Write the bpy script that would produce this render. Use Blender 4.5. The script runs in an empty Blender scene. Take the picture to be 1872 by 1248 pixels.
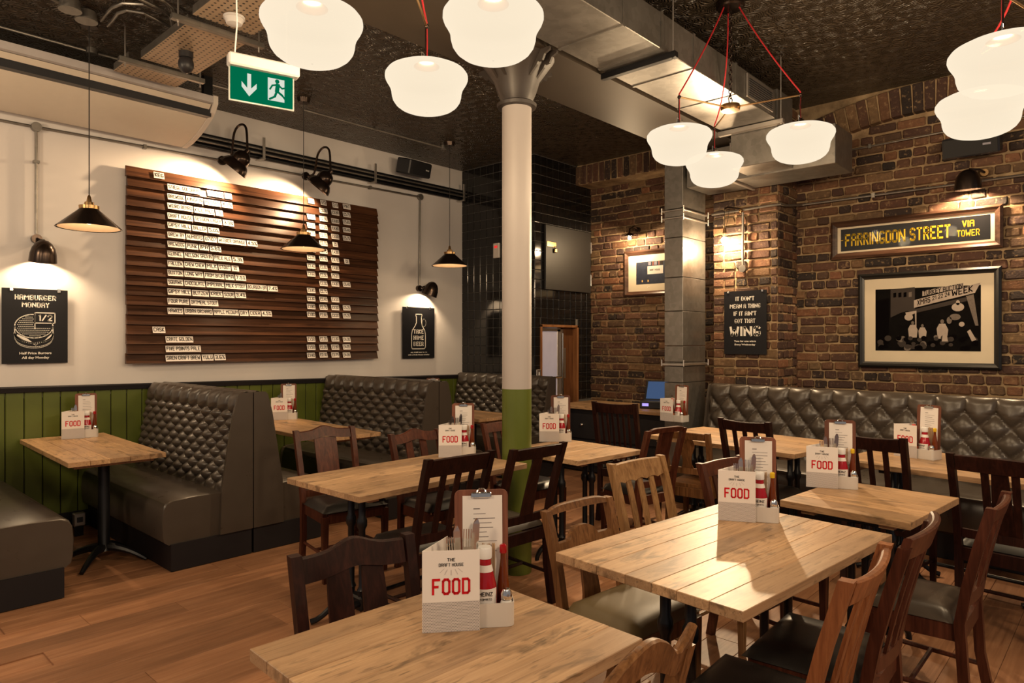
import bpy, math, random
from mathutils import Vector, Matrix
random.seed(7)
C = bpy.context.scene.collection
S = bpy.context.scene
PI = math.pi
# ------------------------------------------------------------------ camera, world, exposure
TH = math.radians(47.44)          # heading of the camera in room axes (X along the left wall, Y towards it)
HC = 1.5
cam = bpy.data.cameras.new('camera'); cam.lens = 24; cam.sensor_width = 36; cam.clip_start = .02
co = bpy.data.objects.new('camera', cam); C.objects.link(co)
co.location = (0, 0, HC); co.rotation_euler = (PI/2, 0, -TH); S.camera = co
S.view_settings.view_transform = 'Standard'; S.view_settings.look = 'None'
S.view_settings.gamma = 1; S.view_settings.use_curve_mapping = False
S.view_settings.exposure = 0.0
S.cycles.max_bounces = 8; S.cycles.diffuse_bounces = 4; S.cycles.glossy_bounces = 3
S.cycles.transmission_bounces = 4; S.cycles.transparent_max_bounces = 12
S.cycles.caustics_reflective = False; S.cycles.caustics_refractive = False
S.cycles.sample_clamp_indirect = 4
wd = bpy.data.worlds.new('world'); S.world = wd; wd.use_nodes = True
wd.node_tree.nodes['Background'].inputs[0].default_value = (.84, .78, .77, 1)
wd.node_tree.nodes['Background'].inputs[1].default_value = .24
WARM = (1.0, .74, .46)
def lamp(kind, loc, watts, color=WARM, r=.04, aim=None, spot=100, blend=.6):
    l = bpy.data.lights.new(kind.lower()+'_light', kind); l.energy = watts; l.color = color
    if kind == 'AREA': l.size = r
    else: l.shadow_soft_size = r
    if kind == 'SPOT': l.spot_size = math.radians(spot); l.spot_blend = blend
    o = bpy.data.objects.new(kind.lower()+'_light', l); C.objects.link(o); o.location = loc
    if aim is not None: o.rotation_euler = (Vector(aim)-Vector(loc)).to_track_quat('-Z', 'Y').to_euler()
    return o
# unseen fill lights added behind the camera to brighten the room
for p in ((.2, -1.2, 2.75), (-1.4, 1.6, 2.75), (2.6, -1.4, 2.75), (-1.2, 4.4, 2.75)):
    lamp('POINT', p, 125, WARM, .2)
# ------------------------------------------------------------------ measuring helpers (photo pixel -> room point on a known plane)
def ray(px, py):
    r = (px-936)/1248
    return Vector((r*math.cos(TH)+math.sin(TH), -r*math.sin(TH)+math.cos(TH), (624-py)/1248))
def atZ(px, py, z): d = ray(px, py); return Vector((0, 0, HC))+d*((z-HC)/d.z)
def atX(px, py, x): d = ray(px, py); return Vector((0, 0, HC))+d*(x/d.x)
def atY(px, py, y): d = ray(px, py); return Vector((0, 0, HC))+d*(y/d.y)
def atD(px, py, w): return Vector((0, 0, HC))+ray(px, py)*w
def proj(p):
    w = p[0]*math.sin(TH)+p[1]*math.cos(TH); r = p[0]*math.cos(TH)-p[1]*math.sin(TH)
    if w < .05: return (-1e4, -1e4, w)
    return 936+1248*r/w, 624-1248*(p[2]-HC)/w, w
# ------------------------------------------------------------------ mesh helpers
class MB:
    def __init__(s): s.v = []; s.f = []
    def add(s, v, f, M=None):
        n = len(s.v)
        s.v += [tuple(M @ Vector(p)) for p in v] if M else [tuple(p) for p in v]
        s.f += [tuple(i+n for i in q) for q in f]; return s
    def box(s, x0, x1, y0, y1, z0, z1, b=0, M=None):
        c = Vector(((x0+x1)/2, (y0+y1)/2, (z0+z1)/2)); h = [abs(x1-x0)/2, abs(y1-y0)/2, abs(z1-z0)/2]
        if b <= 0:
            v = [(c.x+sx*h[0], c.y+sy*h[1], c.z+sz*h[2]) for sz in (-1, 1) for sy in (-1, 1) for sx in (-1, 1)]
            return s.add(v, [(0, 2, 3, 1), (4, 5, 7, 6), (0, 1, 5, 4), (2, 6, 7, 3), (0, 4, 6, 2), (1, 3, 7, 5)], M)
        b = min(b, min(h)*.98); idx = {}; v = []; f = []
        for sx in (-1, 1):
            for sy in (-1, 1):
                for sz in (-1, 1):
                    g = (sx, sy, sz)
                    for a in range(3):
                        p = [c[i]+g[i]*(h[i]-(0 if i == a else b)) for i in range(3)]
                        idx[g, a] = len(v); v.append(p)
        for a in range(3):
            u, w = (a+1) % 3, (a+2) % 3
            for sa in (-1, 1):
                q = []
                for su, sw in ((-1, -1), (1, -1), (1, 1), (-1, 1)):
                    g = [0, 0, 0]; g[a] = sa; g[u] = su; g[w] = sw; q.append(idx[tuple(g), a])
                f.append(q if sa > 0 else q[::-1])
            for su in (-1, 1):            # edges parallel to a
                for sw in (-1, 1):
                    g0 = [0, 0, 0]; g0[a] = -1; g0[u] = su; g0[w] = sw; g1 = list(g0); g1[a] = 1
                    g0, g1 = tuple(g0), tuple(g1)
                    q = [idx[g0, u], idx[g0, w], idx[g1, w], idx[g1, u]]
                    f.append(q if su*sw < 0 else q[::-1])
        for sx in (-1, 1):
            for sy in (-1, 1):
                for sz in (-1, 1):
                    g = (sx, sy, sz); q = [idx[g, 0], idx[g, 1], idx[g, 2]]
                    f.append(q if sx*sy*sz > 0 else q[::-1])
        return s.add(v, f, M)
    def lathe(s, prof, seg=16, c=(0, 0, 0), M=None, cap=True):
        v = []; f = []; n = len(prof)
        for k in range(seg):
            a = 2*PI*k/seg
            v += [(c[0]+r*math.cos(a), c[1]+r*math.sin(a), c[2]+z) for r, z in prof]
        for k in range(seg):
            k2 = (k+1) % seg
            for i in range(n-1): f.append((k*n+i, k2*n+i, k2*n+i+1, k*n+i+1))
        if cap:
            f.append([k*n for k in range(seg)][::-1]); f.append([k*n+n-1 for k in range(seg)])
        return s.add(v, f, M)
    def cyl(s, p0, p1, r0, r1=None, seg=10):
        p0, p1 = Vector(p0), Vector(p1); r1 = r0 if r1 is None else r1
        L = (p1-p0).length
        if L < 1e-6: return s
        M = Matrix.Translation(p0) @ (p1-p0).to_track_quat('Z', 'Y').to_matrix().to_4x4()
        return s.lathe([(r0, 0), (r1, L)], seg, M=M)
    def tube(s, pts, r, seg=8):
        pts = [Vector(p) for p in pts]; n = len(pts); v = []; f = []
        t0 = (pts[1]-pts[0]).normalized(); up = Vector((0, 0, 1)) if abs(t0.z) < .9 else Vector((1, 0, 0))
        u = t0.cross(up).normalized()
        for i, p in enumerate(pts):
            t = (pts[min(i+1, n-1)]-pts[max(i-1, 0)]).normalized()
            u = (u-t*u.dot(t)).normalized(); w = t.cross(u)
            rr = r[i] if isinstance(r, (list, tuple)) else r
            v += [p+u*rr*math.cos(2*PI*k/seg)+w*rr*math.sin(2*PI*k/seg) for k in range(seg)]
        for i in range(n-1):
            for k in range(seg):
                k2 = (k+1) % seg; f.append((i*seg+k, i*seg+k2, (i+1)*seg+k2, (i+1)*seg+k))
        f.append(list(range(seg))[::-1]); f.append([(n-1)*seg+k for k in range(seg)])
        return s.add(v, f)
    def prism(s, poly, t, M=None):       # polygon in local XY, extruded t along +Z
        n = len(poly)
        v = [(x, y, 0) for x, y in poly]+[(x, y, t) for x, y in poly]
        f = [list(range(n))[::-1], list(range(n, 2*n))]+[(i, (i+1) % n, n+(i+1) % n, n+i) for i in range(n)]
        return s.add(v, f, M)
    def strip(s, rings, closed=True):    # rings of equal length joined, capped
        n = len(rings[0]); v = [p for r in rings for p in r]; f = []
        for i in range(len(rings)-1):
            for k in range(n):
                k2 = (k+1) % n; f.append((i*n+k, i*n+k2, (i+1)*n+k2, (i+1)*n+k))
        f.append(list(range(n))[::-1]); f.append([(len(rings)-1)*n+k for k in range(n)])
        return s.add(v, f)
    def sphere(s, c, r, seg=10, rings=6, sc=(1, 1, 1)):
        M = Matrix.Translation(c) @ Matrix.Diagonal((sc[0], sc[1], sc[2], 1))
        return s.lathe([(max(1e-4, r*math.sin(PI*i/rings)), -r*math.cos(PI*i/rings)) for i in range(rings+1)], seg, M=M)
    def grid(s, nu, nv, fn, flip=False):
        v = [fn(i/nu, j/nv) for j in range(nv+1) for i in range(nu+1)]; w = nu+1
        f = [(j*w+i, j*w+i+1, (j+1)*w+i+1, (j+1)*w+i) for j in range(nv) for i in range(nu)]
        return s.add(v, [q[::-1] for q in f] if flip else f)
    def mesh(s, name, mat, smooth=40):
        me = bpy.data.meshes.new(name); me.from_pydata(s.v, [], s.f)
        if smooth:
            me.polygons.foreach_set('use_smooth', [True]*len(me.polygons))
            me.set_sharp_from_angle(angle=math.radians(smooth))
        if mat: me.materials.append(mat)
        return me
    def build(s, name, mat, parent=None, loc=None, smooth=40, rot=None, kind=None, label=None):
        return put(name, s.mesh(name, mat, smooth), parent, loc, rot, kind, label)
def put(name, me, parent=None, loc=None, rot=None, kind=None, label=None, scale=None):
    o = bpy.data.objects.new(name, me); C.objects.link(o)
    if parent: o.parent = parent
    if loc is not None: o.location = loc
    if rot is not None: o.rotation_euler = rot
    if scale is not None: o.scale = scale
    if kind: o['kind'] = kind
    if label: o['label'] = label
    return o
def tag(o, label, cat, group=None):
    o['label'] = label; o['category'] = cat
    if group: o['group'] = group
    return o
def thing(name, label, cat, loc=(0, 0, 0), rz=0, group=None):
    o = bpy.data.objects.new(name, None); C.objects.link(o); o.empty_display_size = .05
    o.location = loc; o.rotation_euler = (0, 0, rz); return tag(o, label, cat, group)
def struct(name, loc=(0, 0, 0)):
    o = bpy.data.objects.new(name, None); C.objects.link(o); o.location = loc; o['kind'] = 'structure'; return o
def kids(o): return [c for c in C.objects if c.parent == o]
def basis(o, x, y, z): # matrix with the given axes
    return Matrix(((x[0], y[0], z[0], o[0]), (x[1], y[1], z[1], o[1]), (x[2], y[2], z[2], o[2]), (0, 0, 0, 1)))
def bez(*p, n=8):
    out = []
    for i in range(n+1):
        t = i/n; q = [Vector(a) for a in p]
        while len(q) > 1: q = [q[k].lerp(q[k+1], t) for k in range(len(q)-1)]
        out.append(q[0])
    return out
# text is queued and turned into meshes in one go at the end
TXT = []
GLYPH = dict(zip("ABCDEFGHIJKLMNOPQRSTUVWXYZ0123456789£%/.'|", """00 07 18 38 47 40|04 44;00 08 38 47 45 34 04|34 43 41 30 00;47 38 18 07 01 10 30 41;00 08 38 47 41 30 00;48 08 00 40|04 34;48 08 00|04 34;47 38 18 07 01 10 30 41 43 23;00 08|40 48|04 44;00 08;48 41 30 10 01 02;00 08|48 04 40;08 00 40;00 08 34 68 60;00 08 50 58;10 01 07 18 38 47 41 30 10;00 08 38 47 45 34 04;10 01 07 18 38 47 41 30 10|22 40;00 08 38 47 45 34 04|24 40;47 38 18 07 05 14 34 43 41 30 10 01;08 48|28 20;08 01 10 30 41 48;08 20 48;08 10 35 50 68;00 48|08 40;08 24 48|24 20;08 48 00 40;10 01 07 18 38 47 41 30 10;17 28 20;06 07 18 38 47 45 00 40;07 18 38 47 45 34 14|34 43 41 30 10 01;30 38 02 42;48 08 05 35 44 41 30 10 01;47 38 18 07 01 10 30 41 43 34 04;08 48 10;14 05 07 18 38 47 45 34 14 03 01 10 30 41 43 34 14;01 10 30 41 47 38 18 07 05 14 44;46 47 38 18 07 00|00 40|04 24;06 08 18 16 06|00 48|30 32 42 40 30;00 48;00 01;08 06;00 08""".split(';')))
def block(body, mat, o, u, v, w, h, parent, sw, name, label):
    """heavy condensed lettering drawn stroke by stroke"""
    segs = []; x = 0
    for c in body:
        if c == ' ': x += 3.2; continue
        for pl in GLYPH[c].split('|'):
            p = [(x+int(q[0]), int(q[1])) for q in pl.split()]
            segs += list(zip(p, p[1:]))
        x += max(int(q[0]) for q in GLYPH[c].replace('|', ' ').split())+sw+.9
    W = x-.9-sw+sw; H = 8+sw; sy = h/H; sx = w/W if w else sy*.8
    m = MB(); n = u.cross(v)
    for a, b in segs:
        A = Vector(((a[0]-(W-sw)/2)*sx, (a[1]-4)*sy, 0)); B = Vector(((b[0]-(W-sw)/2)*sx, (b[1]-4)*sy, 0))
        d = (B-A)
        if d.length == 0: continue
        d.normalize(); q = Vector((-d.y, d.x, 0)); q = Vector((q.x*sx, q.y*sy, 0))*sw/2; e = Vector((d.x*sx, d.y*sy, 0))*sw*.36
        m.add([o+u*p.x+v*p.y for p in (A-e-q, B+e-q, B+e+q, A-e+q)], [(0, 1, 2, 3)])
    return m.build(name, mat, parent, smooth=0, label=label)
def text(body, mat, o, u, v, w, h, parent=None, bold=.012, name='lettering', squeeze=True, label=None, lines=None):
    """lettering centred at o, fitted into a w x h box spanned by unit vectors u (reading) and v (up)"""
    if all(c in GLYPH or c == ' ' for c in body): return block(body, mat, Vector(o), Vector(u), Vector(v), w, h, parent, 1.2+bold*9, name, label)
    TXT.append((body, mat, Vector(o), Vector(u), Vector(v), w, h, parent, bold, name, label))
def flush_text():
    obs = []
    for t in TXT:
        cu = bpy.data.curves.new('txt', 'FONT'); cu.body = t[0]; cu.offset = t[8]; cu.resolution_u = 2
        cu.align_x = 'CENTER'; cu.space_line = .95
        o = bpy.data.objects.new('txt', cu); C.objects.link(o); obs.append(o)
    dg = bpy.context.evaluated_depsgraph_get()
    for t, o in zip(TXT, obs):
        me = bpy.data.meshes.new_from_object(o.evaluated_get(dg))
        if len(me.vertices) == 0: continue
        xs = [q.co.x for q in me.vertices]; ys = [q.co.y for q in me.vertices]
        x0, x1, y0, y1 = min(xs), max(xs), min(ys), max(ys)
        w, h = t[5], t[6]
        if w is None: w = h*(x1-x0)/(y1-y0)*.85
        sx = w/(x1-x0); sy = h/(y1-y0)
        for q in me.vertices:
            a = (q.co.x-(x0+x1)/2)*sx; b = (q.co.y-(y0+y1)/2)*sy
            q.co = t[2]+t[3]*a+t[4]*b
        me.name = t[9]; me.materials.clear(); me.materials.append(t[1])
        put(t[9], me, t[7], label=t[10])
    for o in obs:
        cu = o.data; bpy.data.objects.remove(o); bpy.data.curves.remove(cu)
# ------------------------------------------------------------------ materials
class NT:
    def __init__(s, m): s.t = m.node_tree; s.b = s.t.nodes['Principled BSDF']
    def n(s, ty, props=None, **inp):
        k = s.t.nodes.new(ty)
        for a, b in (props or {}).items(): setattr(k, a, b)
        for a, b in inp.items():
            i = int(a[1:]) if a[0] == 'i' and a[1:].isdigit() else a.replace('_', ' ')
            if hasattr(b, 'links') or isinstance(b, bpy.types.NodeSocket): s.t.links.new(b, k.inputs[i])
            else: k.inputs[i].default_value = b
        return k
    def ramp(s, fac, stops):
        k = s.t.nodes.new('ShaderNodeValToRGB'); s.t.links.new(fac, k.inputs[0]); e = k.color_ramp.elements
        while len(e) < len(stops): e.new(.5)
        for el, (p, c) in zip(e, stops): el.position = p; el.color = (*c, 1) if len(c) == 3 else c
        return k.outputs[0]
    def mix(s, fac, a, b, mode='MIX'):
        k = s.t.nodes.new('ShaderNodeMix'); k.data_type = 'RGBA'; k.blend_type = mode
        for i, x in ((0, fac), (6, a), (7, b)):
            if isinstance(x, bpy.types.NodeSocket): s.t.links.new(x, k.inputs[i])
            else: k.inputs[i].default_value = x if not isinstance(x, tuple) else (*x[:3], 1)
        return k.outputs[2]
    def set(s, **kw):
        for a, b in kw.items():
            a = a.replace('_', ' ')
            if isinstance(b, bpy.types.NodeSocket): s.t.links.new(b, s.b.inputs[a])
            else: s.b.inputs[a].default_value = (*b, 1) if isinstance(b, tuple) and len(b) == 3 else b
    def bump(s, h, strength=.3, dist=.01):
        k = s.n('ShaderNodeBump', Strength=strength, Distance=dist, Height=h); s.t.links.new(k.outputs[0], s.b.inputs['Normal'])
    def coord(s, scale=(1, 1, 1), rand=0, kind='Object'):
        tc = s.n('ShaderNodeTexCoord'); out = tc.outputs[kind]
        if rand:
            oi = s.n('ShaderNodeObjectInfo'); m = s.n('ShaderNodeMath', {'operation': 'MULTIPLY'}, i0=oi.outputs['Random'], i1=rand)
            a = s.n('ShaderNodeVectorMath', {'operation': 'ADD'}, i0=out, i1=m.outputs[0]); out = a.outputs[0]
        return s.n('ShaderNodeMapping', Vector=out, Scale=scale).outputs[0]
    def noise(s, vec, scale, detail=3, rough=.55, dist=0): return s.n('ShaderNodeTexNoise', Vector=vec, Scale=scale, Detail=detail, Roughness=rough, Distortion=dist).outputs[0]
MATS = {}
def new(name):
    m = bpy.data.materials.new(name); m.use_nodes = True; MATS[name] = m; return m, NT(m)
def plain(name, col, rough=.5, metal=0, var=.12, nscale=14, bump=0, spec=.5, coat=0):
    m, t = new(name); c = t.coord(rand=50)
    nz = t.noise(c, nscale)
    t.set(Base_Color=t.mix(nz, tuple(x*(1-var) for x in col), tuple(min(1, x*(1+var)) for x in col)), Roughness=rough, Metallic=metal)
    t.b.inputs['Specular IOR Level'].default_value = spec; t.b.inputs['Coat Weight'].default_value = coat
    if bump: t.bump(t.noise(c, nscale*4), bump, .004)
    return m
def wood(name, dark, mid, light, rough=.4, axis=0, grain=38, long=2.2, tone=.35, knots=False, coat=0, streak=.5, spec=.3):
    m, t = new(name)
    def st(g, l): k = [g]*3; k[axis] = l; return tuple(k)
    n1 = t.noise(t.coord(st(grain, long), rand=37), 1.0, 5, .62, .6); n2 = t.noise(t.coord(st(7, 2.0), rand=11), 1.0, 3)
    base = t.ramp(n1, [(.28, dark), (.5, mid), (.72, light)])
    mr = lambda v, a, b, c, d: t.n('ShaderNodeMapRange', Value=v, i1=a, i2=b, i3=c, i4=d).outputs[0]
    col = t.mix(mr(n2, .44, .68, 0., streak), base, tuple(x*.55 for x in mid))
    if knots:
        sm = t.noise(t.coord(st(11, 4.5), rand=23), 1.0, 4, .62, .5)
        col = t.mix(mr(sm, .535, .66, 0., .80), col, tuple(x*.22 for x in mid))
        fl = t.noise(t.coord(st(85, 12), rand=29), 1.0, 2, .5)
        col = t.mix(mr(fl, .60, .68, 0., .6), col, tuple(x*.25 for x in mid))
        cr = t.noise(t.coord(st(150, 3), rand=31), 1.0, 2, .5)
        col = t.mix(mr(cr, .61, .70, 0., .5), col, tuple(x*.3 for x in mid))
        pl = t.noise(t.coord(st(5, 1.5), rand=41), 1.0, 2)
        col = t.mix(mr(pl, .42, .62, 0., .55), col, (.33, .20, .115))
    oi = t.n('ShaderNodeObjectInfo')
    v = mr(oi.outputs['Random'], 0., 1., 1-tone, 1+tone*.6)
    hs = t.n('ShaderNodeHueSaturation', Color=col, Value=v)
    t.set(Base_Color=hs.outputs[0], Roughness=rough); t.b.inputs['Coat Weight'].default_value = coat
    t.b.inputs['Specular IOR Level'].default_value = spec if dark[0] > .02 else .16
    t.bump(n1, .10, .002)
    return m
def emit(name, col, st):
    m, t = new(name); t.set(Base_Color=(0, 0, 0), Emission_Color=col, Emission_Strength=st, Roughness=1.); t.b.inputs['Specular IOR Level'].default_value = 0; return m
plaster = plain('white_plaster', (.78, .74, .72), .75, var=.05, nscale=3, bump=.05)
black_trim = plain('black_paint', (.012, .010, .012), .55, spec=.3)
green = plain('green_gloss_paint', (.105, .132, .018), .36, var=.15, nscale=6, bump=.04)
ivory = plain('ivory_enamel', (.72, .66, .60), .42, var=.05)
cream_ac = plain('cream_plastic', (.74, .66, .55), .42, var=.04)
dark_plastic = plain('dark_plastic', (.02, .02, .024), .4)
white_plastic = plain('white_plastic', (.78, .76, .75), .4, var=.03)
bronze = plain('dark_bronze', (.055, .038, .03), .24, .85, var=.3)
brass = plain('aged_brass', (.42, .26, .12), .28, 1, var=.2)
chrome = plain('chrome', (.75, .72, .68), .14, 1, var=.05)
iron = plain('black_cast_iron', (.010, .010, .012), .32, .3)
cap_paint = plain('brown_black_cast_iron', (.042, .033, .028), .42, .1)
red_cord = plain('red_fabric_cord', (.42, .01, .015), .7)
wire = plain('black_flex', (.012, .010, .010), .6)
paper = plain('white_paper', (.82, .76, .72), .55, var=.03)
card_white = plain('white_card', (.86, .80, .76), .45, var=.03)
ink = plain('black_ink', (.012, .010, .010), .6, spec=.15)
grey_ink = plain('grey_ink', (.22, .19, .19), .6, spec=.15)
pale_ink = plain('pale_grey_ink', (.45, .40, .42), .6, spec=.15)
red_ink = plain('red_ink', (.62, .012, .02), .5, spec=.15)
poster_black = plain('black_poster_board', (.014, .014, .017), .42, spec=.15)
poster_white = plain('cream_print', (.82, .78, .72), .6, spec=.15)
cream_mat = plain('cream_mount_board', (.72, .62, .46), .7, var=.04)
yellow_ink = plain('yellow_print', (.75, .50, .03), .6, spec=.15)
exit_green = emit('exit_sign_green', (.0, .16, .07), .9)
exit_white = emit('exit_sign_white', (.75, .78, .66), .95)
ketchup_red = plain('ketchup_red', (.36, .006, .012), .14, spec=.6)
sauce_red = plain('hot_sauce', (.15, .032, .006), .1)
brown_sauce = plain('brown_sauce', (.10, .025, .012), .15)
napkin = plain('kraft_napkin', (.46, .31, .19), .85, var=.18)
salt_m = plain('salt_white', (.80, .76, .72), .4); pepper_m = plain('pepper_grey', (.09, .075, .065), .5)
steel = plain('brushed_steel', (.62, .58, .54), .30, .9, var=.1)
tray_m = plain('satin_white_metal', (.70, .66, .62), .32, .25, var=.05)
board_wood = wood('clipboard_wood', (.13, .045, .028), (.19, .07, .042), (.26, .10, .06), .45, 2, 60, 4)
table_wood = wood('table_reclaimed_pine', (.38, .225, .118), (.52, .325, .18), (.62, .415, .245), .42, 0, 70, 2.2, .22, True, streak=.3)
table_wood_y = wood('table_reclaimed_oak', (.35, .20, .095), (.49, .295, .150), (.58, .375, .21), .42, 1, 70, 2.2, .20, True, streak=.35)
floor_wood = wood('floor_oak', (.26, .115, .055), (.35, .165, .082), (.43, .22, .115), .45, 0, 40, 2.0, .26, streak=.45)
slat_wood = wood('scorched_larch', (.026, .010, .006), (.074, .029, .014), (.145, .060, .027), .36, 0, 34, 1.3, .35)
mahog = wood('dark_mahogany', (.010, .003, .002), (.021, .006, .004), (.038, .011, .007), .48, 2, 60, 5, .2)
redwood = wood('red_brown_mahogany', (.035, .010, .006), (.075, .022, .012), (.12, .038, .020), .34, 2, 60, 5, .2)
cherry = wood('cherry_wood', (.13, .042, .016), (.24, .085, .032), (.34, .14, .055), .34, 2, 60, 5, .15)
oak = wood('mid_oak', (.07, .030, .012), (.17, .075, .028), (.26, .125, .05), .36, 2, 70, 4, .15)
lightoak = wood('light_oak', (.16, .078, .03), (.30, .16, .066), (.40, .235, .105), .42, 2, 70, 4, .12)
door_wood = wood('door_timber', (.10, .036, .014), (.18, .07, .028), (.26, .11, .045), .4, 2, 50, 3)
frame_wood = wood('walnut_frame', (.035, .016, .010), (.085, .042, .026), (.14, .075, .05), .34, 0, 40, 3)
frame_black = plain('black_frame', (.014, .013, .012), .34)
def leather(name, col, rough):
    m, t = new(name); c = t.coord((1, 1, 1), rand=9)
    vo = t.n('ShaderNodeTexVoronoi', Vector=c, Scale=240.).outputs[0]; nz = t.noise(c, 9, 4)
    t.set(Base_Color=t.mix(nz, tuple(x*.92 for x in col), tuple(x*1.08 for x in col)), Roughness=t.n('ShaderNodeMapRange', Value=nz, i1=.3, i2=.7, i3=rough-.04, i4=rough+.03).outputs[0])
    t.bump(vo, .10, .001); return m
hide = leather('grey_brown_leather', (.060, .047, .037), .31)
seat_black = leather('black_leatherette', (.016, .014, .013), .33)
seat_olive = leather('olive_leatherette', (.15, .105, .045), .5)
def galv():
    m, t = new('galvanised_steel'); c = t.coord()
    vo = t.n('ShaderNodeTexVoronoi', Vector=c, Scale=26.).outputs[1]; nz = t.noise(c, 3)
    g = t.n('ShaderNodeSeparateColor', i0=vo).outputs[0]
    t.set(Base_Color=t.mix(t.n('ShaderNodeMath', {'operation': 'MULTIPLY'}, i0=g, i1=.5).outputs[0], (.23, .215, .195), (.34, .315, .29)), Metallic=.8,
          Roughness=t.n('ShaderNodeMapRange', Value=nz, i1=.3, i2=.7, i3=.3, i4=.46).outputs[0]); return m
galvanised = galv()
def ceil_mat():
    m, t = new('embossed_dark_ceiling'); c = t.coord()
    wob = t.noise(c, 5, 2); cc = t.n('ShaderNodeVectorMath', {'operation': 'ADD'}, i0=c, i1=t.n('ShaderNodeVectorMath', {'operation': 'SCALE'}, i0=t.n('ShaderNodeTexNoise', Vector=c, Scale=9.).outputs[1], Scale=.06).outputs[0]).outputs[0]
    vo = t.n('ShaderNodeTexVoronoi', Vector=cc, Scale=8.5).outputs[0]
    r = t.n('ShaderNodeMath', {'operation': 'SINE'}, i0=t.n('ShaderNodeMath', {'operation': 'MULTIPLY'}, i0=vo, i1=42.).outputs[0]).outputs[0]
    t.set(Base_Color=t.mix(wob, (.045, .034, .024), (.075, .057, .040)), Roughness=.24); t.bump(r, .7, .013); return m
ceiling_m = ceil_mat()
beam_m = plain('brown_gloss_beam', (.044, .032, .022), .48, var=.15, nscale=4, bump=.05)
dark_soffit = plain('dark_brown_ceiling', (.026, .018, .013), .45)
def brick_mat(name, island):
    m, t = new(name); c = t.coord()
    rnd = t.n('ShaderNodeNewGeometry').outputs['Random Per Island'] if island else t.n('ShaderNodeObjectInfo').outputs['Random']
    if not island: c = t.coord(rand=60)
    base = t.ramp(rnd, [(0., (.014, .009, .007)), (.2, (.036, .018, .014)), (.36, (.085, .034, .020)), (.52, (.13, .060, .029)), (.66, (.050, .022, .017)), (.84, (.16, .095, .045)), (1., (.18, .072, .034))])
    n1 = t.noise(c, 26, 5, .65); n2 = t.noise(c, 70, 3)
    col = t.mix(t.n('ShaderNodeMapRange', Value=n1, i1=.5, i2=.72, i3=0., i4=.5).outputs[0], base, (.05, .028, .018))
    col = t.mix(t.n('ShaderNodeMapRange', Value=n1, i1=.30, i2=.44, i3=.7, i4=0.).outputs[0], col, (.34, .22, .115))
    t.set(Base_Color=col, Roughness=.78); t.bump(t.mix(.5, n1, n2), .9, .008); return m
brick_a = brick_mat('brick_single', False); brick_b = brick_mat('brick_infill', True)
def mortar_mat():
    m, t = new('lime_mortar'); c = t.coord(); n1 = t.noise(c, 7, 4); n2 = t.noise(c, 60, 3)
    t.set(Base_Color=t.ramp(n1, [(.3, (.17, .11, .06)), (.55, (.36, .25, .14)), (.75, (.48, .35, .21))]), Roughness=.9); t.bump(n2, .8, .006); return m
mortar = mortar_mat()
tile_black = plain('black_glazed_tile', (.010, .009, .009), .10, var=.2)
grout = plain('grey_grout', (.15, .14, .13), .8)
def globe_mat():
    m = bpy.data.materials.new('opal_glass_lit'); m.use_nodes = True; t = m.node_tree; t.nodes.clear()
    o = t.nodes.new('ShaderNodeOutputMaterial'); mx = t.nodes.new('ShaderNodeMixShader'); tr = t.nodes.new('ShaderNodeBsdfTransparent'); em = t.nodes.new('ShaderNodeEmission')
    tr.inputs[0].default_value = (.95, .93, .88, 1); em.inputs[0].default_value = (1, .85, .64, 1); em.inputs[1].default_value = 1.03
    lw = t.nodes.new('ShaderNodeLayerWeight'); lw.inputs[0].default_value = .35
    mr = t.nodes.new('ShaderNodeMapRange'); mr.inputs[3].default_value = .72; mr.inputs[4].default_value = .90; t.links.new(lw.outputs['Facing'], mr.inputs[0])
    t.links.new(mr.outputs[0], mx.inputs[0]); t.links.new(tr.outputs[0], mx.inputs[1]); t.links.new(em.outputs[0], mx.inputs[2]); t.links.new(mx.outputs[0], o.inputs[0]); return m
opal = globe_mat()
bulb_m = emit('lit_bulb', (1, .78, .48), 14)
bulb_soft = emit('soft_bulb', (1, .72, .42), 5)
def glass_mat():
    m = bpy.data.materials.new('clear_glass'); m.use_nodes = True; t = m.node_tree; t.nodes.clear()
    o = t.nodes.new('ShaderNodeOutputMaterial'); mx = t.nodes.new('ShaderNodeMixShader'); tr = t.nodes.new('ShaderNodeBsdfTransparent'); g = t.nodes.new('ShaderNodeBsdfGlossy')
    g.inputs[1].default_value = .0; lw = t.nodes.new('ShaderNodeLayerWeight'); lw.inputs[0].default_value = .2
    mm = t.nodes.new('ShaderNodeMath'); mm.operation = 'MULTIPLY'; mm.inputs[1].default_value = .22; t.links.new(lw.outputs['Fresnel'], mm.inputs[0])
    t.links.new(mm.outputs[0], mx.inputs[0]); t.links.new(tr.outputs[0], mx.inputs[1]); t.links.new(g.outputs[0], mx.inputs[2]); t.links.new(mx.outputs[0], o.inputs[0]); return m
glass = glass_mat()
shade_in = plain('shade_inside', (.62, .46, .32), .45, .3)
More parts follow.
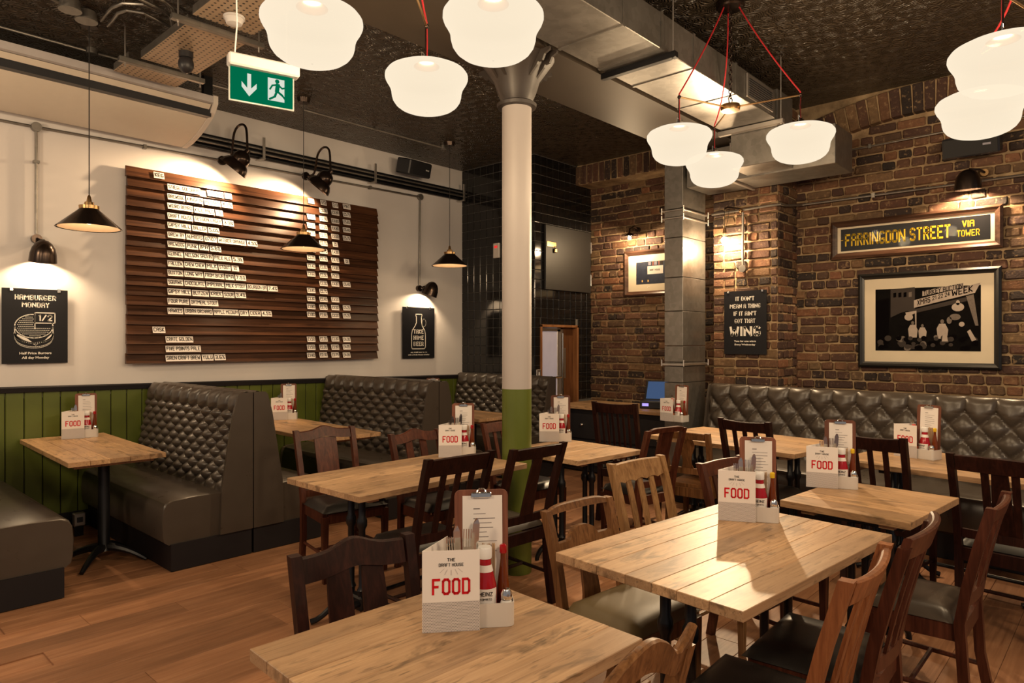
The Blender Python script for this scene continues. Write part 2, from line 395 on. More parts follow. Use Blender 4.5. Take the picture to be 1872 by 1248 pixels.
# ------------------------------------------------------------------ the room
YW, XA, YB, XR, XP = 6.36, 5.99, 5.15, 7.0, 6.53     # left wall, tiled return, tiled back wall, brick wall, brick pier face
ZL, ZR = 3.67, 3.83                                   # ceilings left and right of the beam
fl = struct('floor'); MB().box(-2, 7.3, -2, 6.5, -.1, -.008).build('subfloor', floor_wood, fl)
pk = [MB().box(-.65, .65, -.0945, .0945, -.012, 0, .0016).mesh('plank', floor_wood, 0) for _ in range(1)]
row = 0; y = -.1; n = 0
while y < 6.3:
    x = -.4-random.random()*1.2
    while x < 6.6:
        p = proj((x+.65, y, 0))
        if n < 298 and -250 < p[0] < 2120 and p[1] < 1560 and p[2] > .4:
            put('plank', pk[0], fl, (x+.65, y+.095, random.uniform(-.0008, 0))); n += 1
        x += 1.302
    y += .1905
ce = struct('ceiling')
MB().box(-2, 7.3, 3.28, 6.5, ZL, ZL+.1).build('ceiling_panel', ceiling_m, ce)
MB().box(-2, 7.3, -2, 2.72, ZR, ZR+.1).build('ceiling_panel', ceiling_m, ce)
MB().box(-2, 7.1, 2.72, 3.28, 3.33, 3.93).build('boxed_beam', beam_m, ce)
wl = struct('wall_left'); MB().box(-2, 6.2, YW, YW+.12, 0, ZL).build('plaster_face', plaster, wl)
def dado_z(x): return 1.155-(x-1.187)*.0153
x = -.6
bm = None
while x < XA-.02:
    w = min(.118, XA-x)
    MB().box(x+.0015, x+w-.0015, YW-.022, YW, .12, dado_z(x)-.035, .004).build('tongue_and_groove_board', green, wl, smooth=0)
    x += .121
MB().box(-1, XA, YW-.012, YW, .1, 1.06).build('board_backing', black_trim, wl)
tr = struct('trim_1')
v = []
for x in (-1, XA):
    z = dado_z(x)
    v += [(x, YW, z-.046), (x, YW-.04, z-.046), (x, YW-.046, z-.01), (x, YW-.03, z), (x, YW, z)]
m_ = MB().add(v, [(i, (i+1) % 5, 5+(i+1) % 5, 5+i) for i in range(5)]+[(4, 3, 2, 1, 0), (5, 6, 7, 8, 9)]); m_.build('dado_rail', black_trim, tr, smooth=0)
bb = struct('baseboard_left'); MB().box(-1, XA, YW-.035, YW, 0, .13, .006).build('skirting', black_trim, bb)
# tiled walls
PT = .111
tile_me = MB().box(-.0535, .0535, -.008, 0, -.0535, .0535, .004).mesh('tile', tile_black, 0)
wa = struct('wall_back_left'); MB().box(XA, 6.083, YB+.001, YW, 0, ZL).build('grout_bed', grout, wa)
for i in range(11):
    for j in range(24):
        yy = YW-.055-i*PT; zz = ZL-.06-j*PT
        if yy > YB: put('tile', tile_me, wa, (XA, yy, zz), (random.uniform(-.004, .004), random.uniform(-.004, .004), -PI/2))
wb = struct('wall_back'); m_ = MB().box(6.80, 7.3, YB, YB+.3, 0, ZL).box(6.10, 6.80, YB, YB+.3, 1.68, ZL); m_.build('grout_bed', grout, wb)
MB().box(XA, 6.083, YB, YB+.0009, 0, ZL).build('grout_corner', grout, wb)
for i in range(10):
    for j in range(26):
        xx = XA+.056+i*PT; zz = ZL-.06-j*PT
        if zz-.0535 > 1.70 or xx+.0535 < 6.085 or xx-.0535 > 6.815: put('tile', tile_me, wb, (xx, YB, zz), (random.uniform(-.004, .004), 0, random.uniform(-.004, .004)))
        else:                                     # tiles cut round the door lining
            a, b, c = xx-.0535, xx+.0535, zz-.0535
            if a < 6.085-.012: b = min(b, 6.083)
            elif b > 6.815+.012: a = max(a, 6.817)
            elif zz+.0535 > 1.715: c = 1.703
            else: continue
            MB().box(a, b, YB-.008, YB, c, zz+.0535, .003).build('tile', tile_black, wb, smooth=0)
MB().box(6.15, 7.3, YB+.9, YB+1.0, 0, 2.2).build('lobby_panel', plain('lobby_grey', (.32, .30, .30), .5), wb)
# service door in the tiled wall: timber lining, steel framed frosted leaf ajar behind it
dr = struct('door_1')
MB().box(6.085, 6.115, YB-.02, YB+.3, 0, 1.70, .003).box(6.785, 6.815, YB-.02, YB+.3, 0, 1.70, .003).box(6.085, 6.815, YB-.02, YB+.3, 1.67, 1.70, .003).build('door_lining', wood('door_lining_wood', (.16, .06, .022), (.30, .13, .05), (.38, .18, .08), .4, 2), dr)
MB().box(6.60, 6.785, YB+.05, YB+.09, 0, 1.67, .003).build('timber_post', door_wood, dr)
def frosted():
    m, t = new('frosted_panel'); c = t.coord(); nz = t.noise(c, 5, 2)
    t.set(Base_Color=t.mix(nz, (.34, .31, .33), (.50, .46, .48)), Roughness=.45, Emission_Color=(.55, .48, .56), Emission_Strength=.22); return m  # pane glows by itself, added in place of light from the lobby behind
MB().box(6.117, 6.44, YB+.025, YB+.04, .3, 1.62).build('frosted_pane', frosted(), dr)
MB().box(6.44, 6.55, YB+.02, YB+.05, 0, 1.65, .004).box(6.1165, 6.5, YB+.02, YB+.05, 1.622, 1.66).build('steel_stile', steel, dr)
MB().tube([(6.13, YB+.0, 1.07), (6.49, YB+.0, 1.07)], .014).build('push_bar', chrome, dr)
MB().tube([(6.525, YB+.0, .3), (6.525, YB+.0, 1.6)], .011).build('edge_bar', chrome, dr)
MB().box(6.57, 6.62, YB+.03, YB+.05, 1.05, 1.42, .004).build('lock_plate', steel, dr)
# ------------------------------------------------------------------ brick walls
wr = struct('wall_right')
MB().box(XR, XR+.2, -2, 2.545, 0, ZR).build('mortar_bed', mortar, wr)
MB().box(XP, 7.3, 2.545, 3.197, 0, ZR).build('pier_mortar', mortar, wr)
MB().box(7.1, 7.3, 3.197, YB, 0, ZL).build('recess_mortar', mortar, wr)
MB().box(6.78, 7.12, 3.197, YB-.02, 3.43, ZL).build('lintel_mortar', mortar, wr)
CR = .0885
def brick_mesh(l, h=.0715, dep=.028):
    m = MB().box(-l/2, l/2, -.02, dep-.02, -h/2, h/2, .009)
    j = lambda a: random.uniform(-a, a)
    m.v = [(x+j(.0055), y+j(.004), z+j(.0045)) for x, y, z in m.v]; return m
BV = {l: [brick_mesh(l) for _ in range(6)] for l in (.222, .105)}
BM = {l: [b.mesh('brick', brick_a, 0) for b in BV[l]] for l in BV}
bricks = []
def lay(o, u, nrm, L, z0, z1, skip=None, quoin=False):
    r = 0; z = z0+CR/2
    while z < z1-.02:
        x = -random.random()*.2 if not quoin else (0 if r % 2 else -.115)
        k = random.randint(0, 1)
        while x < L:
            l = .222 if (random.random() < .5) else .105
            a, b = max(x, .002), min(x+l, L-.002)
            if b-a > .04:
                c = Vector(o)+Vector(u)*((a+b)/2)+Vector((0, 0, z+random.uniform(-.003, .003)))+Vector(nrm)*random.uniform(-.006, .004)
                if not (skip and skip(c)): bricks.append((c, u, nrm, l, (b-a)/l, random.randint(0, 5)))
            x += l+.0145
        z += CR; r += 1
def arch_z(yy): return 3.55-.155*(yy-1.35)**2
lay((XR, 2.545, 0), (0, -1, 0), (-1, 0, 0), 3.3, .95, ZR, lambda c: c.z > arch_z(c.y)-.03)
lay((XP, 3.197, 0), (0, -1, 0), (-1, 0, 0), .652, .80, ZR, None, True)
lay((XP, 2.545, 0), (1, 0, 0), (0, -1, 0), XR-XP, .80, ZR, None, True)
lay((7.1, YB, 0), (0, -1, 0), (-1, 0, 0), YB-3.197, .70, ZL)
yy = YB-.04                                            # soldier lintel over the recess
while yy > 3.25:
    bricks.append((Vector((6.78, yy, 3.545)), (0, 0, 1), (-1, 0, 0), .222, 1.0, random.randint(0, 5))); yy -= .088
yy = 2.5; arch = []                                     # segmental arch of bricks on edge, standing proud
while yy > -.75:
    sl = math.atan(-2*.155*(yy-1.35)); z = arch_z(yy)
    arch.append((yy, z, sl)); yy -= .088
def pri(b):
    p = proj(b[0])
    if b[0].z < 1.0 or not (-40 < p[0] < 1900 and -40 < p[1] < 1290): return 1e9
    for x0, y0, x1, y1 in ((1530, 400, 1830, 460), (1580, 510, 1830, 660), (1335, 540, 1400, 640), (1213, 290, 1291, 800), (1213, 180, 1520, 320)):
        if x0 < p[0] < x1 and y0 < p[1] < y1: return 1e8
    return p[2]+(.6 if b[0].y > 3.2 else 0)
bricks.sort(key=pri)
inf = MB()
for k, (c, u, nr, l, sx, vi) in enumerate(bricks):
    un = Vector(u); yx = -Vector(nr); zz = un.cross(yx)
    M = basis(c, -un if zz.z < 0 else un, yx, -zz if zz.z < 0 else zz) if abs(un.z) < .5 else basis(c, un, yx, un.cross(yx))
    M = basis(c, *(M.to_3x3().col[i] for i in range(3)))
    if k < 262:
        o = put('brick', BM[l][vi], wr); o.matrix_local = M @ Matrix.Diagonal((sx, 1, 1, 1))
    else: b = BV[l][vi]; inf.add(b.v, b.f, M @ Matrix.Diagonal((sx, 1, 1, 1)))
inf.build('brick_infill', brick_b, wr, smooth=0, kind='stuff')
am = MB().box(-.04, .04, -.09, .03, 0, .25, .006); am_me = am.mesh('brick', brick_a, 0)
bed = MB()
for k, (yy, z, sl) in enumerate(arch):
    o = put('brick', am_me, wr); o.matrix_local = Matrix.Translation((XR, yy, z)) @ Matrix.Rotation(-PI/2, 4, 'Z') @ Matrix.Rotation(sl, 4, 'Y')
bed.strip([[(XR+.05, yy, z+.004), (XR-.078, yy, z+.004), (XR-.078, yy, z+.246), (XR+.05, yy, z+.246)] for yy, z, sl in arch]).build('arch_mortar', mortar, wr, smooth=0)
# ------------------------------------------------------------------ column
col = thing('column', 'round cast iron column painted white above olive green with a dark flared capital', 'column', (3.31, 2.997, 0))
rc = .0965
MB().lathe([(rc, 0), (rc, 1.193)], 40).build('green_band', green, col)
MB().lathe([(rc, 1.193), (rc, 3.03)], 40).build('white_shaft', plain('white_column_paint', (.45, .405, .385), .5, var=.05, nscale=4), col)
MB().lathe([(rc, 3.02), (rc+.03, 3.025), (rc+.034, 3.045), (rc+.02, 3.055), (rc+.004, 3.06), (rc+.004, 3.33)], 32).build('capital_ring', cap_paint, col)
brk = [(.0, 0), (.028, .06), (.055, .13), (.12, .185), (.13, .20), (.165, .20), (.185, .235), (.225, .25), (.225, .27), (0, .27)]
for a in range(4):
    for s in (-.035, .035):
        an = a*PI/2
        u = Vector((math.cos(an), math.sin(an), 0)); w = Vector((-math.sin(an), math.cos(an), 0))
        M = basis(u*(rc-.01)+w*(s-.008)+Vector((0, 0, 3.06)), u, Vector((0, 0, 1)), -w)
        MB().prism(brk, -.016, M).build('capital_bracket', cap_paint, col, smooth=0)
MB().lathe([(rc+.004, 3.06), (rc+.03, 3.12), (rc+.055, 3.2), (rc+.12, 3.29), (rc+.15, 3.33)], 32, cap=False).build('capital_bell', cap_paint, col)
# ------------------------------------------------------------------ ducts
du = thing('ventilation_duct', 'long galvanised rectangular air duct under the ceiling beside the beam', 'duct', (0, 0, 0))
D0, D1, DZ0, DZ1 = 2.20, 2.675, 3.33, 3.56
xs = [2.34, 2.75, 3.35, 3.78, 4.2, 4.85, 5.6]
for a, b in zip(xs, xs[1:]):
    MB().box(a, b-.004, D0, D1, DZ0, DZ1, .004).build('duct_section', galvanised, du, smooth=0)
for x in xs[1:-1]: MB().box(x-.012, x+.012, D0-.006, D1+.002, DZ0-.006, DZ1+.004).build('joint_flange', galvanised, du, smooth=0)
for x, nm in ((2.70, 0), (3.86, 0), (5.62, 0)):
    MB().box(x-.022, x+.022, D0-.06, D1+.03, DZ0-.045, DZ0-.004, .003).build('support_channel', steel if x > 5 else iron, du, smooth=0)
    MB().cyl((x, D0-.035, DZ0-.05), (x, D0-.035, ZR), .005, seg=6).build('hanger_rod', steel, du)
gr = MB().box(5.02, 5.52, D0-.014, D0-.001, DZ0+.03, DZ1-.02, .003).build('vent_grille', steel, du, smooth=0)
g2 = MB()
for k in range(8):
    z = DZ0+.048+k*.0175; g2.box(5.05, 5.49, D0-.02, D0-.0142, z, z+.006)
g2.build('vent_slats', dark_plastic, gr, smooth=0)
dd = thing('dropper_duct', 'galvanised duct box dropping from the long duct and turning along the brick pier', 'duct', (0, 0, 0))
MB().box(5.66, 6.0, D0+.01, D1-.06, 3.0, 3.6, .004).build('drop_box', galvanised, dd, smooth=0)
MB().box(6.003, 6.46, 1.86, 2.75, 2.985, 3.32, .004).build('duct_section', galvanised, dd, smooth=0)
MB().box(6.003, 6.46, 2.756, 3.22, 2.985, 3.31, .004).build('duct_section', galvanised, dd, smooth=0)
MB().box(5.97, 6.47, 2.735, 2.77, 2.965, 3.325, .003).build('joint_flange', steel, dd, smooth=0)
vd = thing('vertical_duct', 'tall galvanised square duct standing between the till counter and the brick pier', 'duct', (6.0, 3.26, 0))
zs = [.02, .62, 1.10, 1.262, 1.30, 1.46, 1.80, 2.13, 2.52, 2.72, 2.80, 3.31]
for a, b in zip(zs, zs[1:]):
    MB().box(0, .47, 0, .2, a, b-.005, .003).build('duct_section', galvanised, vd, smooth=0)
for a, b in ((1.262, 1.285), (2.70, 2.715), (2.775, 2.79)): MB().box(-.016, .486, -.016, .216, a, b, .003).build('joint_flange', steel, vd, smooth=0)
for z in (1.27, 2.69, 2.765):
    for x, y in ((-.02, .22), (.49, -.02), (-.02, -.02)): MB().cyl((x, y, z-.012), (x, y, z+.05), .007, seg=6).build('flange_bolt', steel, vd)
# ------------------------------------------------------------------ left wall: drinks board
UX, UZ = Vector((1, 0, 0)), Vector((0, 0, 1))
SP, SZ = .0836, 2.988                       # slat pitch and top of the board
bd = thing('drinks_board', 'wide drinks board of twenty scorched timber slats on the white wall', 'board', (0, 0, 0))
MB().box(2.06, 4.60, YW-.045, YW-.03, SZ-20*SP+.01, SZ-.01).build('backing', black_trim, bd)
for r in range(20):
    z1 = SZ-r*SP; z0 = z1-SP-.006
    a = random.uniform(-.006, .006)
    sec = [(YW-.045, z0), (YW-.088, z0), (YW-.086, z0+.008), (YW-.058, z1), (YW-.045, z1)]
    MB().strip([[(x, y, z) for y, z in sec] for x in (2.042+a, 4.620+a)]).build('slat', slat_wood, bd, smooth=0)
rows = {0: ['KEG'], 1: ['STIEGL GOLDBRAU', None, 'PILSNER', '5%'], 2: ['BREWDOG', 'KINGPIN', 'PILSNER', '4.7%'], 3: ['WEIRD BEARD', 'KILL PILS', '5%'],
 4: ['DRAFT HOUSE', 'SESSION LAGER', '3.9%'], 5: ['GIPSY HILL', 'BALLER', '5.0%'], 6: ['BREW BY', 'NUMBERS', '07|07', 'WITBIER ORANGE', '4.5%'],
 7: ['BREWDOG', 'PUNK', 'IPA', '5.6%'], 8: ['KERNEL', 'NELSON SAUVIN', 'PALE ALE', '5.3%'], 9: ['FALLEN', 'CHEW CHEW', 'MILK', 'STOUT', '6%'],
 10: ['BUXTON', 'LONG WAY', 'FROM BAJA', 'IPA', '7.5%'], 11: ['SQUAWK', 'CHOCOLATE', 'IMPERIAL', 'MILK STOUT', 'BOURBON BA', '7.4%'],
 12: ['GIPSY HILL', 'BLITZEN', 'KRIEK', 'SOUR', '3.4%'], 13: ['FOUR PURE', 'OATMEAL STOUT'], 14: ['HAWKES', 'URBAN ORCHARD', 'APPLE MEDIUM', 'DRY', 'CIDER', '4.5%'],
 16: ['CASK'], 17: ['CRATE GOLDEN'], 18: ['FIVE POINTS PALE'], 19: ['SIREN CRAFT BREW', 'YULU', '3.6%']}
prices = {0: ['1/3', '1/2', '2/3', 'PINT'], 1: [None, '£3.00', '£3.90', '£5.75'], 2: ['£1.95', '£2.90', '£3.80', '£5.65'], 3: ['£2.20', '£3.20', '£4.30', '£6.40'],
 4: ['£1.75', '£2.70', '£3.50', '£5.75'], 5: ['£2.50', '£3.70', '£5', None], 6: ['£2.50', '£3.70', '£4.90', None], 7: ['£2.05', '£3.10', '£4.10', '£6'],
 8: ['£2.40', '£3.60', '£4.80', None], 9: ['£2.60', '£3.90', '£5.20', None], 10: [None, '£3.30', '£4.80', '£6.40'], 11: ['£3.80', '£5.70', None, None],
 12: ['£2.30', '£3.40', '£4.50', None], 13: ['£1.80', '£2.70', '£3.50', '£5.25'], 14: ['£1.80', '£2.60', '£3.50', '£5.20'],
 17: ['£1.50', '£2.20', '£2.90', '£4.30'], 18: ['£1.50', '£2.20', '£2.90', '£4.05'], 19: ['£1.40', '£2.10', '£2.75', '£4.00']}
ORD = ['first', 'second', 'third', 'fourth', 'fifth', 'sixth', 'seventh', 'eighth', 'ninth', 'tenth', 'eleventh', 'twelfth', 'thirteenth', 'fourteenth', 'fifteenth', 'sixteenth', 'seventeenth', 'eighteenth', 'nineteenth', 'twentieth']
def slat_y(f): return YW-.0865+.028*f
def card(r, x0, w, body, nm, label, grp, dz=0):
    zc = SZ-(r+.5)*SP-.006+dz; h = .058; t = math.atan(.028/SP)
    o = MB().box(-w/2, w/2, -.003, 0, -h/2, h/2).build(nm, card_white, None, (x0+w/2, slat_y(.44)-.0125, zc), smooth=0, rot=(-t*.9, 0, 0))
    tag(o, label, 'card', grp)
    text(body, ink, (0, -.0042, .002), UX, UZ, w-.014 if len(body) > 2 else .028, .035, o, .03)
for r, cs in rows.items():
    x = 2.252 if r == 0 else 2.243 if r == 16 else 2.350 if r > 16 else 2.366
    k = 0
    for c in cs:
        if c is None: x += .05; continue
        w = .0172*len(c)+.028+(.006 if len(c) < 5 else 0)
        lab = f'white lettered card, {ORD[k]} from the left on the {ORD[r]} slat of the drinks board'
        if c in ('KEG', 'CASK', 'MILK', 'SOUR', 'DRY', 'CIDER', 'CHOCOLATE', 'IMPERIAL', 'OATMEAL STOUT', 'KRIEK'): lab = f'white card reading {c} on the drinks board'
        card(r, x, w, c, 'lettered_card', lab, 'drink name cards on the slatted board', random.uniform(-.002, .002)); x += w+.011; k += 1
PXC = [atY(p, 500, YW-.09).x for p in (569, 591.5, 613, 634)]
CN = ['third pint', 'half pint', 'two thirds', 'full pint']
for r, cs in prices.items():
    for k, c in enumerate(cs):
        if c is None: continue
        w = .068 if r == 0 and k < 3 else .092 if len(c) > 3 else .062
        lab = f'white card heading the {CN[k]} price column, reading {c}' if r == 0 else f'white price card reading {c} in the {CN[k]} column on the {ORD[r]} slat'
        card(r, PXC[k]-w/2, w, c, 'price_card', lab, 'price cards on the slatted board', random.uniform(-.004, .004)+.004)
# gooseneck lamps over the board
def gooseneck(bx, bz, npx, label):
    neck = atY(*npx, 5.97); base = Vector((bx, YW, bz))
    t = thing('gooseneck_lamp', label, 'lamp', base, 0, 'gooseneck lamps over the drinks board')
    n = neck-base; ax = Vector((-.46, .42, -.78)).normalized()
    MB().cyl((0, 0, 0), (0, -.022, 0), .042, seg=18).build('wall_rose', bronze, t)
    pts = [Vector((0, -.02, 0)), Vector((.01, -.06, -.005)), Vector((.04, -.11, .03)), Vector((n.x*.45, -.20, n.z+.20)), Vector((n.x*.7, -.29, n.z+.26)), Vector((n.x*.95, n.y+.02, n.z+.22)), Vector((n.x, n.y, n.z+.06)), n]
    sm = []
    for i in range(len(pts)-1):
        p0, p1, p2, p3 = pts[max(i-1, 0)], pts[i], pts[i+1], pts[min(i+2, len(pts)-1)]
        for k in range(5):
            q = k/5; sm.append(.5*((2*p1)+(-p0+p2)*q+(2*p0-5*p1+4*p2-p3)*q*q+(-p0+3*p1-3*p2+p3)*q**3))
    MB().tube(sm+[n], .011, 10).build('arm', bronze, t)
    M = Matrix.Translation(n) @ ax.to_track_quat('Z', 'Y').to_matrix().to_4x4()
    MB().lathe([(.020, -.02), (.026, .01), (.062, .035), (.078, .07), (.080, .095), (.078, .115), (.098, .130), (.122, .165), (.132, .205), (.126, .205), (.09, .14), (.06, .09)], 26, M=M, cap=False).build('shade', bronze, t)
    MB().sphere(n+ax*.12, .028).build('bulb', bulb_soft, t)
    lamp('SPOT', base+n+ax*.165, 85, (1, .68, .38), .03, base+n+ax*1.2, 128, .55)
gooseneck(2.885, 3.20, (452, 277), 'left gooseneck lamp with dark bell shade over the drinks board')
gooseneck(3.760, 3.21, (604, 314), 'right gooseneck lamp with dark bell shade over the drinks board')
# dome lamps on the conduit
def dome(bx, bz, c, ax, label, watts):
    base = Vector((bx, YW, bz)); t = thing('dome_wall_lamp', label, 'lamp', base, 0)
    n = Vector(c)-base; ax = Vector(ax).normalized()
    MB().cyl((0, 0, 0), (0, -.04, 0), .036, seg=18).build('wall_rose', bronze, t)
    MB().tube([(0, -.03, 0), (n.x*.5, n.y*.6, n.z*.5-.005), n], .011).build('arm', bronze, t)
    M = Matrix.Translation(n) @ ax.to_track_quat('Z', 'Y').to_matrix().to_4x4()
    MB().lathe([(.004, -.006), (.03, 0), (.055, .02), (.076, .055), (.088, .10), (.094, .165), (.088, .165), (.08, .10), (.05, .03)], 26, M=M, cap=False).build('shade', bronze, t)
    MB().sphere(n+ax*.09, .03).build('bulb', bulb_soft, t)
    lamp('SPOT', base+n+ax*.11, watts, (1, .72, .43), .03, base+n+ax, 140, .5)
dome(1.415, 2.30, (1.435, YW-.15, 2.275), (0, .22, -1), 'dome lamp on the left wall over the burger poster', 44)
dome(5.262, 2.135, (5.37, YW-.16, 2.205), (-.25, .25, -1), 'dome lamp on the left wall over the growler poster', 44)
# posters
def poster(x0, x1, z0, z1, label):
    t = thing('poster', label, 'poster', ((x0+x1)/2, YW-.03, (z0+z1)/2), 0)
    w, h = x1-x0, z1-z0
    MB().box(-w/2, w/2, -.006, 0, -h/2, h/2).build('board', poster_black, t, smooth=0)
    for s in (-1, 1):
        MB().box(s*w*.36-.012, s*w*.36+.012, -.011, .002, h/2-.02, h/2+.006, .002).build('clip', chrome, t, smooth=0)
        MB().box(s*w*.3-.008, s*w*.3+.008, .0, .03, -h/2+.1, h/2-.1).build('spacer', black_trim, t, smooth=0)
    return t, w, h
def P2(t, pts, mat, name='print', d=-.0068, close=True):
    return MB().add([(x, d, z) for x, z in pts], [tuple(range(len(pts)))]).build(name, mat, t, smooth=0)
def ringline(pts, wd, closed=True):
    """flat outline of a polyline, as quads, in the XZ plane"""
    m = MB(); n = len(pts)
    for i in range(n if closed else n-1):
        a, b = Vector((*pts[i], 0)), Vector((*pts[(i+1) % n], 0)); d = (b-a)
        if d.length < 1e-6: continue
        d.normalize(); q = Vector((-d.y, d.x, 0))*wd/2; e = d*wd*.45
        m.add([(p.x, -.0069, p.y) for p in (a-e-q, b+e-q, b+e+q, a-e+q)], [(0, 1, 2, 3)])
    return m
def ell(cx, cz, rx, rz, a0=0, a1=360, n=28): return [(cx+rx*math.cos(math.radians(a0+(a1-a0)*i/n)), cz+rz*math.sin(math.radians(a0+(a1-a0)*i/n))) for i in range(n+(0 if a1-a0 == 360 else 1))]
def ptext(t, body, x, z, w, h, mat=None, bold=.03, d=-.0072): text(body, mat or poster_white, (x, d, z), UX, UZ, w, h, t, bold)
t, w, h = poster(1.190, 1.622, 1.330, 1.908, 'black burger poster on the left wall under the dome lamp')
ptext(t, 'HAMBURGER', 0, .222, .27, .040, bold=.05); ptext(t, 'MONDAY', 0, .165, .18, .040, bold=.05)
ptext(t, 'Half Price Burgers', 0, -.212, .21, .024); ptext(t, 'All day Monday', 0, -.246, .18, .024)
g = ringline(ell(-.01, .0, .125, .092), .007)
for v, f in ((ringline(ell(-.01, -.055, .125, .075, 180, 360), .012, False), 0), (ringline(ell(-.01, -.085, .125, .075, 180, 360), .006, False), 0), (ringline(ell(-.01, -.10, .120, .070, 195, 345), .005, False), 0),
             (ringline([(-.135, .0), (-.135, -.085)], .006, False), 0), (ringline([(.115, .0), (.115, -.085)], .006, False), 0)): g.add(v.v, v.f)
for i in range(17):
    for j in range(11):
        x, z = -.115+i*.013+(j % 2)*.0065, -.075+j*.0145
        if ((x+.01)/.113)**2+(z/.08)**2 < 1 and not (x > -.012 and z > -.015): g.add([(x+a, -.0069, z+b) for a, b in ((-.004, -.002), (.004, -.002), (.004, .002), (-.004, .002))], [(0, 1, 2, 3)])
zz = [(-.12, -.075), (-.09, -.10), (-.06, -.115), (-.04, -.122), (.0, -.15), (.035, -.122), (.06, -.118), (.08, -.105), (.11, -.08)]
g.add([(x, -.0069, z) for x, z in zz+[(x, z+.012+.012*math.sin(i)) for i, (x, z) in reversed(list(enumerate(zz)))]], [tuple(range(18))])
for v in (ringline([(-.005, -.02), (-.005, .095)], .006, False), ringline([(-.005, .025), (.128, .025), (.128, .105), (-.005, .105)], .007)): g.add(v.v, v.f)
g.build('burger_print', poster_white, t, smooth=0)
P2(t, [(.0, .0285), (.1245, .0285), (.1245, .1015), (.0, .1015)], poster_black, 'flag_print', -.00702)
ptext(t, '1/2', .062, .066, .098, .050, bold=.045)
t, w, h = poster(5.000, 5.490, 1.300, 1.906, 'black growler poster beside the tiled corner of the left wall')
b = [(-.10, -.19), (.085, -.19), (.10, -.17), (.10, -.02), (.09, .03), (.05, .085), (.038, .13), (.038, .19), (.046, .20), (.046, .222), (-.046, .222), (-.046, .20), (-.038, .19), (-.038, .12), (-.06, .08), (-.10, .03), (-.112, -.02), (-.112, -.17)]
ringline(b, .009).build('bottle_print', poster_white, t, smooth=0)
ringline(ell(.078, .12, .030, .045), .008).build('handle_print', poster_white, t, smooth=0)
for k, s in enumerate(('TAKE', 'HOME', 'BEER')): ptext(t, s, -.005, .015-k*.073, .155, .052, bold=.06)
ptext(t, 'any draft beer to go', 0, -.232, .25, .018); ptext(t, 'with a Draft House growler', 0, -.262, .33, .018)
# pipes, conduits, speaker on the left wall
pb = thing('pipe_bundle', 'bundle of black pipes clipped along the top of the left wall', 'pipes', (0, 0, 0))
for z, y, r, mt in ((3.385, .05, .022, iron), (3.338, .055, .026, iron), (3.295, .045, .018, iron), (3.36, .10, .010, galvanised), (3.318, .098, .010, galvanised)):
    MB().tube([(2.53, YW-y, z), (5.97, YW-y, z+.004)], r, 10).build('pipe', mt, pb)
for x in (3.24, 4.55, 5.90): MB().box(x-.02, x+.02, YW-.125, YW-.002, 3.265, 3.275).box(x-.012, x+.012, YW-.135, YW-.12, 3.26, 3.47).build('pipe_bracket', steel, pb, smooth=0)
def conduit(name, label, paths, boxes, r=.0105, mat=galvanised, clips=()):
    t = thing(name, label, 'conduit', (0, 0, 0))
    for p in paths: MB().tube(p, r, 8).build('tube', mat, t)
    for c, ax in boxes:
        c = Vector(c); ax = Vector(ax); MB().cyl(c-ax*.02, c+ax*.02, .036, seg=16).build('junction_box', mat, t)
    for c, s in clips: MB().box(c[0]-s[0], c[0]+s[0], c[1]-s[1], c[1]+s[1], c[2]-s[2], c[2]+s[2]).build('saddle_clip', mat, t, smooth=0)
    return t
yc = YW-.025
conduit('wall_conduit', 'galvanised conduit along the left wall with two drops to the dome lamps', [[(-.5, yc, 3.168), (1.4, yc, 3.172), (2.838, yc, 3.198)], [(2.932, yc, 3.2), (3.713, yc, 3.211)], [(3.807, yc, 3.213), (5.27, yc, 3.23)], [(1.412, yc, 3.16), (1.412, yc, 2.34)], [(5.275, yc, 3.21), (5.262, yc, 2.176)]],
        [((1.412, yc, 3.172), (0, 1, 0)), ((5.275, yc, 3.228), (0, 1, 0))], clips=[((2.2, yc, 3.183), (.012, .02, .018)), ((4.55, yc, 3.221), (.012, .02, .018)), ((1.412, yc, 2.9), (.02, .02, .01))])
def speaker(name, label, M, w, h, d):
    t = thing(name, label, 'speaker', M.translation, 0); R = M.to_3x3().to_4x4()
    MB().box(-w/2, w/2, -d, 0, -h/2, h/2, .012, R).build('cabinet', dark_plastic, t, smooth=0)
    MB().box(-w/2+.012, w/2-.012, -d-.004, -d-.0005, -h/2+.012, h/2-.012, .003, R).build('grille', plain('speaker_cloth', (.012, .012, .014), .8), t, smooth=0)
    MB().box(w*.22, w*.36, -d-.008, -d-.0045, -h*.05, h*.05, 0, R).build('badge', chrome, t, smooth=0)
    MB().box(-.03, .03, -.001, .055, -.03, .03, .004, R).build('bracket', iron, t, smooth=0)
speaker('speaker', 'black loudspeaker tilted down above the pipes on the left wall', Matrix.Translation((5.02, YW-.10, 3.525)) @ Matrix.Rotation(.25, 4, 'X') @ Matrix.Rotation(.22, 4, 'Z'), .40, .17, .20)
